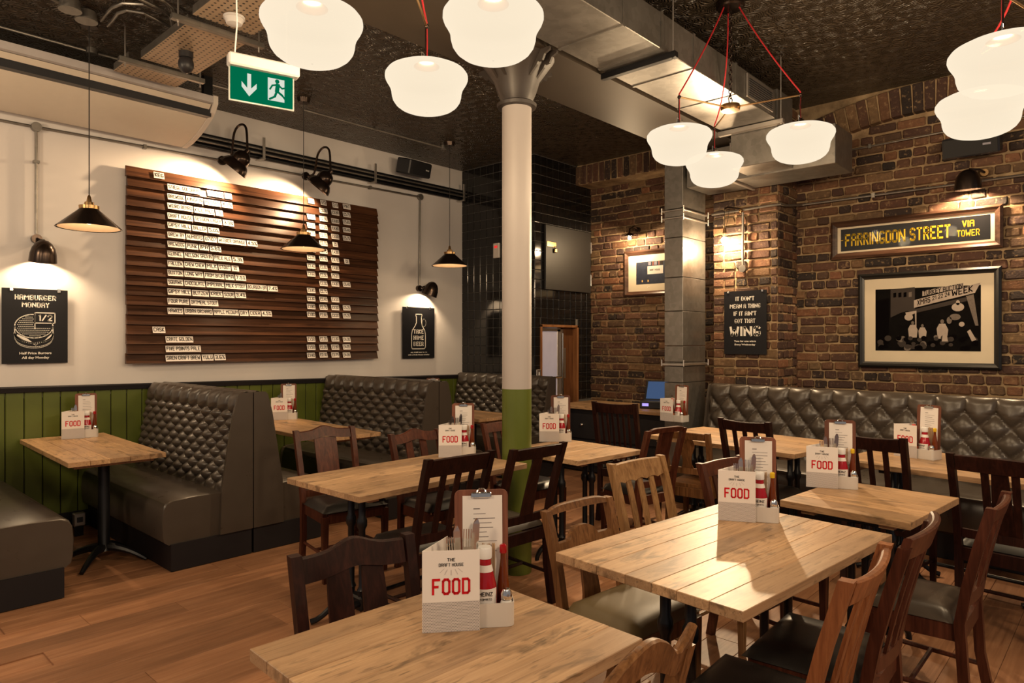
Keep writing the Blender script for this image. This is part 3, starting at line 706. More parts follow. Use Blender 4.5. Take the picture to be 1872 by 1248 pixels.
# air conditioner
ac = thing('air_conditioner', 'long cream air conditioning unit hung high on the left wall', 'air conditioner', (0, 0, 0))
X0, X1 = -.9, 2.49
MB().strip([[(x, y, z) for y, z in ((5.602, 3.515), (5.602, 3.462), (5.625, 3.455), (6.24, 3.455), (6.24, 3.515))] for x in (X0, X1)]).build('top_casing', plain('grey_plastic', (.50, .46, .45), .45), ac, smooth=0)
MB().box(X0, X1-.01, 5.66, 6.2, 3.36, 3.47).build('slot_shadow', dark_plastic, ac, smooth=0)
MB().strip([[(x, y, z) for y, z in ((5.615, 3.447), (5.655, 3.415), (5.67, 3.425), (5.635, 3.452))] for x in (X0, X1-.03)]).build('louvre', cream_ac, ac, smooth=0)
bel = [(5.665, 3.400), (5.72, 3.362), (5.82, 3.315), (5.95, 3.268), (6.10, 3.232), (6.24, 3.218)]
MB().strip([[(x, y, z) for y, z in bel+[(6.24, 3.36), (5.70, 3.40)]] for x in (X0, X1-.02)]).build('belly_panel', cream_ac, ac, smooth=30)
MB().strip([[(x, y, z) for y, z in [(5.596, 3.52), (5.596, 3.455)]+[(a-.012, b-.006) for a, b in bel]+[(6.25, 3.52)]] for x in (X1-.018, X1+.02)]).build('end_cap', ivory, ac, smooth=0)
MB().box(2.40, 2.47, 5.61, 5.66, 3.52, 3.67).build('hanger', iron, ac, smooth=0)
# ------------------------------------------------------------------ things under the left ceiling
def pth(px, z): return [atZ(a, b, z) for a, b in px]
conduit('ceiling_conduit', 'long straight conduit on the ceiling feeding the cone pendants', [[Vector((-.3, 5.72, 3.645)), Vector((1.58, 5.72, 3.645))], [Vector((1.66, 5.72, 3.645)), Vector((3.25, 5.70, 3.645))], [Vector((3.35, 5.70, 3.645)), Vector((5.04, 5.68, 3.645))]],
        [(Vector((1.62, 5.72, 3.65)), (0, 0, 1)), (Vector((5.06, 5.68, 3.65)), (0, 0, 1))], clips=[((4.15, 5.69, 3.65), (.012, .025, .02)), ((.9, 5.72, 3.65), (.012, .025, .02))])
for k, (px, lab) in enumerate((([(185, 38), (192, 28), (205, 14), (225, 6), (262, 8), (300, 22)], 'bent conduit nearest the window side of the left ceiling'), ([(197, 47), (207, 36), (216, 24), (232, 19), (262, 24), (318, 52)], 'bent conduit curving below its neighbour on the left ceiling'),
                               ([(218, -20), (300, 20), (312, 30), (316, 52)], 'conduit ending beside the perforated tray'), ([(240, -24), (300, 2), (314, 14), (319, 36)], 'conduit running closest to the perforated tray'), ([(80, -12), (96, -2), (106, 4)], 'short bright conduit at the upper left corner'))):
    conduit('bent_conduit', lab, [pth(px, 3.645-.012*k)], [])
for px, py, lab in ((128, 16, 'round metal box left of its twin at the end of the ceiling conduits'), (158, 36, 'round metal box right of its twin at the end of the ceiling conduits')):
    c = atZ(px, py, 3.60); t = thing('conduit_box', lab, 'box', c); MB().cyl((0, 0, 0), (0, 0, .05), .06, seg=18).build('box_body', galvanised, t); MB().cyl((0, 0, -.012), (0, 0, 0), .066, seg=18).build('lid', galvanised, t)
def perf():
    m, t = new('perforated_sheet'); c = t.coord((26, 26, 26)); fr = t.n('ShaderNodeVectorMath', {'operation': 'FRACTION'}, i0=c).outputs[0]
    sx = t.n('ShaderNodeSeparateXYZ', i0=fr); d = t.n('ShaderNodeVectorMath', {'operation': 'DISTANCE'}, i0=t.n('ShaderNodeCombineXYZ', i0=sx.outputs[0], i1=sx.outputs[1]).outputs[0], i1=(.5, .5, 0)).outputs['Value']
    hole = t.n('ShaderNodeMath', {'operation': 'LESS_THAN'}, i0=d, i1=.2).outputs[0]
    t.set(Base_Color=t.mix(hole, (.50, .38, .26), (.012, .010, .008)), Roughness=.45, Metallic=.3); return m
perf_m = perf()
def tray(label, x0, x1, y0, y1, z):
    t = thing('cable_tray', label, 'cable tray', (0, 0, 0))
    MB().box(x0, x1, y0, y1, z, z+.004).build('tray_bed', perf_m, t, smooth=0)
    for a in (x0, x1-.003): MB().box(a, a+.003, y0, y1, z+.004, z+.055).build('tray_lip', galvanised, t, smooth=0)
    return t
tray('perforated metal cable tray hanging nearest the exit sign', 1.72, 2.10, 3.42, 4.18, 3.46)
tray('perforated metal cable tray hanging between the two struts', 1.74, 2.12, 4.30, 5.08, 3.455)
tray('small perforated cable tray beside the air conditioner', 1.70, 2.14, 5.20, 5.50, 3.47)
for y, lab in ((4.24, 'slotted strut carrying the trays nearer the exit sign'), (5.14, 'slotted strut carrying the trays nearer the air conditioner')):
    t = thing('strut', lab, 'strut', (0, y, 3.42)); MB().box(1.62, 2.20, -.02, .02, 0, .035, .003).build('channel', galvanised, t, smooth=0)
    for x in (1.66, 2.17): MB().cyl((x, 0, -.03), (x, 0, 3.67-3.42), .005, seg=6).build('threaded_rod', steel, t); 
c = atZ(428, 35, 3.44); t = thing('smoke_detector', 'white round smoke detector under the perforated tray', 'smoke detector', c)
MB().lathe([(.05, .018), (.055, 0), (.045, -.03), (.02, -.036)], 22).build('detector_body', white_plastic, t); MB().lathe([(.062, .0), (.062, .014)], 22).build('detector_base', white_plastic, t)
c = atZ(340, 112, 3.393); t = thing('sensor_dome', 'black dome sensor hanging under the perforated tray', 'sensor', c)
MB().sphere((0, 0, -.02), .05, 16, 10, (1, 1, 1.25)).build('dome', dark_plastic, t); MB().cyl((0, 0, .02), (0, 0, .06), .045, seg=18).build('sensor_base', dark_plastic, t)
# exit sign
p1, p2 = atD(421, 120, 3.3), atD(535, 141, 3.46); p2.z = p1.z
L = (p2-p1).length; rz = math.atan2(p2.y-p1.y, p2.x-p1.x); HS = .158
t = thing('exit_sign', 'green running man exit sign with a down arrow hung from the ceiling', 'sign', p1, rz)
MB().box(0, L, -.004, .010, -HS, 0, .002).build('sign_panel', exit_green, t, smooth=0)
MB().box(-.008, L+.008, .001, .008, -HS-.008, 0, .002).build('panel_edge', plain('clear_edge', (.42, .44, .42), .3), t, smooth=0)
MB().box(-.012, L+.03, -.03, .035, .002, .062, .008).build('housing', white_plastic, t, smooth=0)
MB().tube([(.02, 0, .06), (.03, .0, .2), (.02, 0, ZL-p1.z)], .004, 6).build('sign_cable', white_plastic, t)
MB().cyl((L-.03, 0, .06), (L-.03, 0, ZL-p1.z), .004, seg=6).build('drop_rod', steel, t)
def flat(pts, x, z, s): return [(x+a*s, -.0046, z+b*s) for a, b in pts]
mb = MB(); ax, az, s = L*.29, -HS*.5, HS*.36
mb.add(flat([(-.16, 1), (.16, 1), (.16, -.25), (.62, .25), (.62, -.2), (0, -.95), (-.62, -.2), (-.62, .25), (-.16, -.25)], ax, az, s), [(0, 1, 2, 8), (2, 3, 4, 5), (8, 2, 5), (8, 5, 6, 7)]); mb.build('arrow', exit_white, t, smooth=0)
dx, dz = L*.74, -HS*.5
MB().add(flat([(-.8, -.95), (.62, -.95), (.62, 1.02), (-.8, 1.02)], dx, dz, s), [(0, 1, 2, 3)]).build('doorway', exit_white, t, smooth=0)
rm = MB()
def limb(a, b, w):
    a, b = Vector((*a, 0)), Vector((*b, 0)); d = (b-a).normalized(); q = Vector((-d.y, d.x, 0))*w/2; e = d*w*.3
    rm.add([(dx+p.x*s, -.005, dz+p.y*s) for p in (a-e-q, b+e-q, b+e+q, a-e+q)], [(0, 1, 2, 3)])
rm.add([(dx+x*s, -.005, dz+z*s) for x, z in ell(.0, .80, .19, .19, n=14)], [tuple(range(14))])
for a, b, w in (((.05, .5), (-.02, -.05), .36), ((.0, .5), (-.42, .38), .15), ((-.42, .38), (-.62, .02), .14), ((.1, .5), (.42, .25), .15), ((.42, .25), (.7, .35), .14), ((-.05, -.1), (-.2, -.55), .2), ((-.2, -.55), (-.65, -.85), .17), ((.05, -.1), (.42, -.35), .2), ((.42, -.35), (.75, -.72), .17)): limb(a, b, w)
rm.build('running_man', exit_green, t, smooth=0)
# cone pendants over the booths
def cone_pendant(p, label):
    t = thing('cone_pendant', label, 'pendant lamp', (p.x, p.y, ZL), 0, 'cone pendants over the booths'); z = p.z-ZL
    MB().lathe([(.198, z), (.06, z+.125), (.055, z+.135), (.045, z+.15), (.05, z+.128), (.19, z+.004)], 36, cap=False).build('shade', bronze, t)
    MB().lathe([(.06, z+.128), (.062, z+.15), (.03, z+.155), (.028, z+.175), (.016, z+.18), (.012, z+.21), (.004, z+.225)], 18).build('cap', brass, t)
    MB().lathe([(.186, z+.003), (.056, z+.118), (.054, z+.117), (.184, z+.002)], 36, cap=False).build('shade_lining', shade_in, t)
    MB().sphere((0, 0, z+.055), .03).build('bulb', bulb_soft, t)
    MB().cyl((0, 0, z+.22), (0, 0, -.03), .0035, seg=6).build('flex', wire, t)
    MB().cyl((0, 0, -.04), (0, 0, 0), .05, .06, 18).build('ceiling_rose', bronze, t)
    lamp('POINT', (p.x, p.y, p.z+.015), 4, (1, .70, .40), .03)
cone_pendant(atD(163, 417, 4.62), 'cone pendant lamp hanging over the nearest booth table')
cone_pendant(atD(555, 456, 6.1), 'cone pendant lamp hanging in front of the drinks board')
cone_pendant(atD(822, 486, 7.45), 'cone pendant lamp hanging near the tiled corner')
# ------------------------------------------------------------------ pendant clusters with opal globes
GP = [(.004, 0), (.045, .002), (.085, .008), (.112, .016), (.135, .026), (.156, .042), (.170, .062), (.176, .084), (.178, .104), (.184, .124), (.194, .142), (.204, .158), (.210, .174), (.209, .19), (.197, .206), (.168, .220), (.115, .230), (.055, .235)]
def cluster(c, zb, angs, label, rad=.44, ceil=ZR):
    c = Vector((c[0], c[1], ceil)); t = thing('globe_pendant_cluster', label, 'pendant lamp', c, 0, 'three globe pendant lamps')
    zh = zb+.44-ceil
    MB().lathe([(.095, 0), (.095, -.035), (.085, -.045), (.02, -.05)][::-1], 28).build('ceiling_canopy', bronze, t)
    z = -.05; ch = MB(); k = 0
    while z > zh+.09:
        r = [(0, .011*math.cos(a), .021*math.sin(a)) if k % 2 else (.011*math.cos(a), 0, .021*math.sin(a)) for a in [i*PI/4 for i in range(9)]]
        ch.tube([(x, y, w+z-.018) for x, y, w in r], .0035, 5); z -= .032; k += 1
    ch.build('chain', bronze, t, kind='stuff')
    MB().tube([(-.03, 0, zh+.06), (0, 0, zh+.085), (.03, 0, zh+.06), (.012, 0, zh+.02), (-.012, 0, zh+.02), (-.03, 0, zh+.06)], .004, 6).build('hook', bronze, t)
    MB().lathe([(.02, zh-.03), (.062, zh-.022), (.066, zh), (.062, zh+.018), (.02, zh+.022)], 24).build('hub', brass, t)
    for n, a in enumerate(angs):
        a = math.radians(a); u = Vector((math.cos(a), math.sin(a), 0)); e = u*rad+Vector((0, 0, zh))
        MB().cyl(u*.05+Vector((0, 0, zh)), e, .006, seg=8).build('arm', brass, t)
        MB().sphere(e, .013).build('arm_finial', bronze, t)
        g0 = e+Vector((0, 0, zb-ceil-zh))
        mid = u*(rad*.5)+Vector((0, 0, zh*.52)) if n != 1 else u*.05+Vector((0, 0, zh*.82))
        MB().tube(bez(u*.06+Vector((0, 0, -.05)), mid, e+Vector((0, 0, .02)), n=10)+bez(e, e+Vector((.012, .008, -.06)), g0+Vector((0, 0, .27)), n=6), .0048, 6).build('cord', red_cord, t)
        MB().tube([e+Vector((-.006, 0, -.01)), g0+Vector((-.006, 0, .29))], .004, 6).build('suspension_rod', bronze, t)
        g = put('globe', MB().lathe(GP, 40, cap=False).mesh('globe', opal, 60), t, g0)
        MB().lathe([(.055, .230), (.07, .236), (.066, .25), (.03, .265), (.012, .285)], 22).build('globe_fitter', bronze, g)
        MB().tube([(-.03, 0, .26), (-.034, 0, .30), (0, 0, .285), (.034, 0, .30), (.03, 0, .26)], .0035, 6).build('fitter_clip', chrome, g)
        lamp('POINT', c+g0+Vector((0, 0, .12)), GLOBE_W, WARM, .07)
GLOBE_W = 84
def lat(l, w): return (l*math.cos(TH)+w*math.sin(TH), -l*math.sin(TH)+w*math.cos(TH))
def pol(deg): return deg-math.degrees(TH)      # angle given in (image right, depth) axes
cluster(lat(-.45, 3.05), 2.665, [pol(a) for a in (205, 88, -30)], 'cluster of three opal globes hanging left of the column', .43, ZL+.0)
cluster(lat(1.50, 4.69), 2.665, [pol(a) for a in (207, 87, -33)], 'cluster of three opal globes hanging below the air duct', .45)
cluster(lat(2.50, 3.22), 2.585, [pol(a) for a in (213, 91, -28)], 'cluster of three opal globes cut off by the right edge', .41)
# ------------------------------------------------------------------ brick wall: pictures, lamps, conduits
UY = Vector((0, -1, 0))
def picture(y0, y1, z0, z1, fw, fm, matt, x=XR-.03, label='', nm='framed_picture'):
    """frame with its left edge at y0 (larger Y), facing the room (-X)"""
    W, H = y0-y1, z1-z0
    t = thing(nm, label, 'picture', (x, (y0+y1)/2, (z0+z1)/2), -PI/2)   # local x = reading direction, local -y = outwards
    for s in (-1, 1):
        MB().strip([[(s*(W/2-a), -b, q*(H/2-a)) for a, b in ((0, 0), (0, .022), (fw*.35, .034), (fw*.7, .022), (fw, .016), (fw, 0))] for q in (-1, 1)]).build('frame_side', fm, t, smooth=0)
        MB().strip([[(q*(W/2-a), -b, s*(H/2-a)) for a, b in ((0, 0), (0, .022), (fw*.35, .034), (fw*.7, .022), (fw, .016), (fw, 0))] for q in (-1, 1)]).build('frame_rail', fm, t, smooth=0)
    MB().box(-W/2+fw*.8, W/2-fw*.8, -.008, 0, -H/2+fw*.8, H/2-fw*.8).build('mount', matt, t, smooth=0)
    MB().add([(a*(W/2-fw), -.0145, b*(H/2-fw)) for a, b in ((-1, -1), (1, -1), (1, 1), (-1, 1))], [(0, 1, 2, 3)]).build('glazing', glass, t, smooth=0)
    return t, W, H
def sheet(t, pts, mat, name, d): return MB().add([(x, -d, z) for x, z in pts], [tuple(range(len(pts)))]).build(name, mat, t, smooth=0)
def rect(x0, x1, z0, z1): return [(x0, z0), (x1, z0), (x1, z1), (x0, z1)]
# destination blind
t, W, H = picture(2.195, .832, 2.286, 2.648, .058, frame_wood, cream_mat, label='long walnut framed bus blind reading FARRINGDON STREET', nm='framed_bus_blind')
sheet(t, rect(-W/2+.088, W/2-.088, -.105, .105), poster_black, 'blind', .0088)
text('FARRINGDON STREET', yellow_ink, (-.125, -.0094, -.004), UX, UZ, .86, .118, t, .02)
text('VIA', yellow_ink, (.435, -.0094, .045), UX, UZ, .088, .058, t, .02)
text('TOWER', yellow_ink, (.435, -.0094, -.035), UX, UZ, .165, .058, t, .012)
sheet(t, rect(-W/2+.089, -W/2+.109, -.003, .003), yellow_ink, 'dash', .0094)
# market photograph
t, W, H = picture(1.949, .843, 1.262, 2.131, .052, frame_black, cream_mat, label='large black framed market photograph below the bus blind', nm='framed_photograph')
def photo_mat():
    m, tt = new('photo_dark_grain'); c = tt.coord((9, 9, 14)); n1 = tt.noise(c, 1, 4); tt.set(Base_Color=tt.ramp(n1, [(.35, (.004, .0035, .0035)), (.6, (.012, .010, .009)), (.8, (.028, .022, .02))]), Roughness=.5); return m
pg, ph = .816/2, .566/2; cz = .002
ph_d = plain('photo_dark', (.007, .006, .0055), .8, var=.6, nscale=22, spec=.0); gA = plain('photo_grey', (.055, .045, .04), .5, spec=.0); gB = plain('photo_light', (.42, .35, .30), .5, spec=.0, var=.2); gC = plain('photo_black', (.004, .003, .003), .5, spec=.0); gD = plain('photo_mid', (.17, .14, .12), .5, spec=.0, var=.35, nscale=60)
sheet(t, rect(-pg, pg, cz-ph, cz+ph), ph_d, 'print', .0086)
def uv(x, y): return ((x-427)/665*2*pg-pg, (1045-y)/400*2*ph-ph+cz)
def shp(pts, mat, name, d=.0091): return sheet(t, [uv(*p) for p in pts], mat, name, d)
shp([(530, 650), (690, 640), (690, 780), (600, 800), (530, 830)], gA, 'building_print', .0088)
shp([(427, 720), (520, 700), (520, 1000), (427, 1000)], gC, 'shadow_print', .0088)
for k in range(4): shp([(548+k*34, 672), (568+k*34, 670), (568+k*34, 700), (548+k*34, 702)], gD if k == 3 else gC, 'window_print', .0090)
shp([(738, 668), (990, 628), (990, 655), (738, 700)], gB, 'sign_print')
shp([(684, 724), (1090, 632), (1058, 692), (684, 772)], gB, 'sign_print', .0092)
shp([(640, 790), (1010, 715), (1010, 740), (690, 805)], gA, 'awning_print', .0090)
shp([(1005, 710), (1050, 700), (1078, 890), (1060, 890)], gD, 'curtain_print', .0090)
def slant(body, a, b, h, sx=1):
    a, b = Vector((*uv(*a), 0)), Vector((*uv(*b), 0)); d = (b-a); u = Vector((d.x, 0, d.y)).normalized(); v = Vector((-u.z*.0, 0, 1))
    c = (a+b)/2; text(body, gC, (c.x, -.0098, c.y), u, v, d.length, h/400*2*ph, t, .02)
slant('TURKEY AUCTION', (745, 682), (985, 646), 30); slant('XMAS', (705, 741), (788, 722), 36); slant('21 22 24', (800, 716), (908, 690), 26); slant('WEEK', (920, 689), (1046, 664), 40)
for x, y, rx, ry, m_ in ((957, 775, 38, 26, gB), (957, 748, 12, 16, gB), (650, 830, 28, 22, gB), (980, 880, 17, 15, gB), (905, 855, 16, 22, gD), (940, 835, 34, 20, gD)): shp([(x+rx*math.cos(i*PI/7), y+ry*math.sin(i*PI/7)) for i in range(14)], m_, 'lamp_print', .0093)
for x, y, s in ((676, 905, 1), (738, 918, .85), (862, 905, 1.15)):
    shp([(x-24*s, y+55*s), (x-30*s, y), (x-16*s, y-26*s), (x+16*s, y-26*s), (x+32*s, y+6*s), (x+26*s, y+55*s)], gB, 'coat_print', .0093)
    shp([(x+10*s*math.cos(i*PI/5), y-38*s+12*s*math.sin(i*PI/5)) for i in range(10)], gD, 'head_print', .0094)
shp([(628, 800), (700, 790), (700, 900), (694, 900), (690, 806), (640, 830)], gB, 'post_print', .0091)
rr = random.Random(3)
for k in range(58):
    x = rr.uniform(440, 1080); y = rr.uniform(955, 1030); s = rr.uniform(13, 24)
    shp([(x+s*math.cos(i*PI/5), y+s*.8*math.sin(i*PI/5)) for i in range(10)], rr.choice([gC, gC, gA, gD, gA]), 'crowd_print', .0094+.00004*k)
shp([(860, 985), (868, 920), (885, 915), (898, 985)], gB, 'arm_print', .0122); shp([(1012, 925), (1030, 912), (1066, 975), (1040, 985)], gB, 'arm_print', .0122)
# small picture behind the duct
t, W, H = picture(4.62, 3.72, 2.045, 2.590, .055, frame_wood, cream_mat, x=7.07, label='walnut framed pub photograph half hidden by the vertical duct', nm='framed_photograph')
pub = plain('pub_front', (.022, .028, .05), .5, var=.5, nscale=30); sheet(t, rect(-W/2+.165, W/2-.165, -.135, .13), pub, 'print', .0086)
sheet(t, rect(-.13, .08, -.02, .075), plain('pub_sign', (.66, .60, .55), .5), 'signboard_print', .0090); text('DRAFT HOUSE', ink, (-.03, -.0094, .028), UX, UZ, .14, .02, t, .02)
for x in (-.1, -.02, .06, .16): sheet(t, rect(x-.018, x+.018, .085, .125), plain('pub_window', (.25, .24, .30), .3) if x < 0 else gA, 'window_print', .0091)
for x in (-.2, -.12, .12, .2): sheet(t, rect(x-.008, x+.008, -.11, -.085), plain('pub_glow', (.75, .45, .14), .5), 'lantern_print', .0091)
for x in (-.055, .025, .11): sheet(t, rect(x-.006, x+.006, .08, .13), plain('pub_red', (.4, .1, .05), .5), 'drape_print', .0092)
# wing poster on the pier
def rposter(x, y0, y1, z0, z1, label):
    W, H = y0-y1, z1-z0; t = thing('poster', label, 'poster', (x, (y0+y1)/2, (z0+z1)/2), -PI/2)
    MB().box(-W/2, W/2, -.006, 0, -H/2, H/2).build('board', poster_black, t, smooth=0)
    for s in (-1, 1): MB().box(s*W*.40-.01, s*W*.40+.01, -.011, .002, H/2-.018, H/2+.006, .002).build('clip', chrome, t, smooth=0); MB().box(s*W*.3-.008, s*W*.3+.008, .0, .02, -H/2+.1, H/2-.1).build('spacer', black_trim, t, smooth=0)
    return t
t = rposter(XP-.045, 3.062, 2.632, 1.374, 1.998, 'black wing poster on the lit brick pier')
for k, (s, w_) in enumerate((('IT DON\'T', .19), ('MEAN A THING', .31), ('IF IT AIN\'T', .23), ('GOT THAT', .21))): ptext(t, s, 0, .235-k*.073, w_, .043, bold=.05)
ptext(t, 'WING', 0, -.085, .315, .098, bold=.06); ptext(t, 'Two for one wings', 0, -.185, .22, .022); ptext(t, 'Every Wednesday', 0, -.218, .21, .022)
# conduits on the brick
xr = XR-.042
conduit('brick_conduit', 'lower galvanised conduit crossing the brick wall and stepping round the pier', [[(6.472, 3.19, 2.785), (6.472, 2.60, 2.80), (6.495, 2.505, 2.802), (6.58, 2.490, 2.80), (6.87, 2.490, 2.845), (6.94, 2.465, 2.855), (xr, 2.43, 2.858), (xr, 1.15, 2.860)], [(xr, .98, 2.862), (xr, -.6, 2.868)], [(6.472, 2.865, 2.77), (6.472, 2.865, 2.24)]],
        [((6.472, 2.865, 2.215), (1, 0, 0))], .012, clips=[((xr, 1.82, 2.86), (.016, .014, .022)), ((xr, .3, 2.865), (.016, .014, .022))])
conduit('upper_conduit', 'thin upper conduit on the brick wall below the brick arch', [[(xr, 2.17, 3.315), (xr, -.6, 3.37)]], [], .009, clips=[((xr, 1.85, 3.322), (.014, .012, .02))])
speaker('speaker', 'black loudspeaker tilted down on the brick wall above the bus blind', Matrix.Translation((XR-.09, 1.03, 3.17)) @ Matrix.Rotation(-PI/2, 4, 'Z') @ Matrix.Rotation(.28, 4, 'X'), .40, .17, .19)
# dome lamp on the brick wall
base = Vector((XR-.02, .96, 2.925)); t = thing('dome_wall_lamp', 'dark dome lamp on the brick wall above the bus blind', 'lamp', base)
MB().cyl((0, 0, 0), (-.045, 0, 0), .03, seg=16).build('wall_rose', brass, t); MB().tube([(-.04, 0, 0), (-.10, .03, .02), (-.16, .09, .02)], .011).build('arm', bronze, t)
n = Vector((-.17, .10, .015)); ax = Vector((.10, 0, -1)).normalized(); M = Matrix.Translation(n) @ ax.to_track_quat('Z', 'Y').to_matrix().to_4x4()
MB().lathe([(.004, -.006), (.03, 0), (.06, .02), (.082, .055), (.094, .10), (.10, .165), (.094, .165), (.085, .10), (.05, .03)], 26, M=M, cap=False).build('shade', bronze, t)
MB().sphere(n+ax*.09, .03).build('bulb', bulb_soft, t); lamp('SPOT', base+n+ax*.11, 190, (1, .70, .40), .03, base+n+ax+Vector((.12, 0, 0)), 150, .5)
# clear glass pendant on the pier
b0 = Vector((6.455, 2.985, 2.81)); t = thing('glass_wall_lamp', 'clear glass bell lamp with a glowing bulb on the brick pier', 'lamp', b0)
MB().tube([(-.005, -.11, -.01), (-.03, -.06, .0), (-.06, 0, .012), (-.07, .03, .0)], .010).build('arm', bronze, t); MB().sphere((-.018, -.115, -.03), .02).build('knuckle', brass, t)
MB().tube([(-.07, .03, .0), (-.07, .028, -.2)], .003, 6).build('flex', wire, t); MB().tube([(-.07, -.02, .0), (-.075, -.01, -.1), (-.07, .02, -.215)], .0025, 6).build('slack_flex', wire, t)
MB().cyl((-.07, .028, -.24), (-.07, .028, -.19), .02, .012, 14).build('lamp_holder', brass, t)
MB().lathe([(.022, -.235), (.05, -.255), (.062, -.30), (.075, -.36), (.10, -.452)], 26, (-.07, .028, 0), cap=False).build('glass_shade', glass, t)
MB().sphere((-.07, .028, -.31), .036, 14, 10).build('bulb', bulb_m, t); lamp('POINT', b0+Vector((-.07, .028, -.365)), 52, (1, .70, .40), .035); lamp('SPOT', b0+Vector((-.11, .028, -.33)), 290, (1, .74, .45), .03, b0+Vector((-3.6, -1.6, -1.8)), 112, .5)
# lamp over the small picture
b0 = Vector((7.06, 4.42, 2.78)); t = thing('picture_lamp', 'flat shaded picture lamp shining over the small framed photograph', 'lamp', b0)
MB().cyl((0, 0, .06), (-.03, 0, .06), .03, seg=14).build('wall_rose', bronze, t); MB().tube([(-.02, 0, .06), (-.10, 0, .09), (-.19, 0, .05), (-.20, 0, .0)], .009).build('arm', bronze, t)
MB().lathe([(.02, .0), (.05, -.03), (.12, -.055), (.115, -.055), (.045, -.035)], 24, (-.20, 0, 0), cap=False).build('shade', bronze, t)
MB().sphere((-.20, 0, -.062), .022).build('bulb', bulb_m, t); lamp('POINT', b0+Vector((-.20, 0, -.10)), 38, (1, .72, .42), .03)
# tiled wall fittings
t = thing('access_panel', 'black hinged access panel high on the tiled back wall', 'panel', (0, 0, 0))
MB().box(6.145, 7.035, YB-.045, YB-.0115, 2.11, 2.87, .004).build('panel_door', plain('black_satin', (.024, .021, .019), .5), t, smooth=0)
for z in (2.27, 2.68): MB().cyl((7.04, YB-.045, z-.07), (7.04, YB-.045, z+.07), .009, seg=8).build('hinge', chrome, t)
MB().box(6.16, 6.33, YB-.052, YB-.046, 2.615, 2.675, .002).build('hasp', brass, t, smooth=0)
pl = MB().box(6.285, 6.325, YB-.072, YB-.053, 2.55, 2.60, .006).build('padlock', brass, t, smooth=0); MB().tube([(6.293, YB-.062, 2.595), (6.293, YB-.062, 2.625), (6.317, YB-.062, 2.625), (6.317, YB-.062, 2.595)], .004, 6).build('shackle', chrome, pl)
t = thing('light_switch', 'grey switch plate on the tiled wall beside the service door', 'switch', (6.045, YB-.009, 1.125)); MB().box(-.038, .038, -.014, 0, -.05, .05, .004).build('plate', steel, t, smooth=0); MB().box(-.008, .012, -.02, -.014, -.02, .02, .002).build('rocker', white_plastic, t, smooth=0)
t = thing('call_point', 'pale call point with a red lamp on the tiled return wall', 'alarm', (XA-.009, 5.73, 2.60)); MB().box(-.03, 0, -.05, .05, -.09, .09, .006).build('case', ivory, t, smooth=0); MB().box(-.036, -.03, -.025, .025, .03, .06, .002).build('red_lens', emit('red_lens', (1, .05, .04), .8), t, smooth=0)
# ------------------------------------------------------------------ tables
def pedestal(t, x, y, spread_axis, h=.72, name='pedestal', fr=.24, cs=.05):
    """black cast iron pedestal: crossbar, two turned columns, lower block and four curved feet"""
    ux = Vector((1, 0, 0)) if spread_axis == 'x' else Vector((0, 1, 0)); uy = Vector((-ux.y, ux.x, 0)); o = Vector((x, y, 0))
    p = MB()
    for s in (-1, 1):
        c = o+uy*s*cs
        p.lathe([(.021, .10), (.021, .16), (.028, .17), (.018, .19), (.018, h-.2), (.028, h-.18), (.028, h-.15), (.019, h-.13), (.019, h-.03)], 12, c)
    p.build(name, iron, t)
    a = o-uy*.24; b = o+uy*.24
    q = MB(); M = basis(o+Vector((0, 0, h-.03)), ux, uy, Vector((0, 0, 1))); q.box(-.035, .035, -.2, .2, 0, .03, .005, M); q.build('bearer', iron, t, smooth=0)
    M = basis(o+Vector((0, 0, .06)), ux, uy, Vector((0, 0, 1))); MB().box(-.028, .028, -.075, .075, 0, .08, .01, M).build('base_block', iron, t, smooth=0)
    for su in (-1, 1):
        for sv in (-1, 1):
            d = (ux*su*1.0+uy*sv*.55).normalized(); MB().tube(bez(o+uy*sv*.05+Vector((0, 0, .10)), o+d*.13+Vector((0, 0, .13)), o+d*.16+Vector((0, 0, .02)), o+d*fr+Vector((0, 0, .016)), n=7), [.02, .019, .018, .017, .016, .015, .015, .016], 8).build('foot', iron, t)
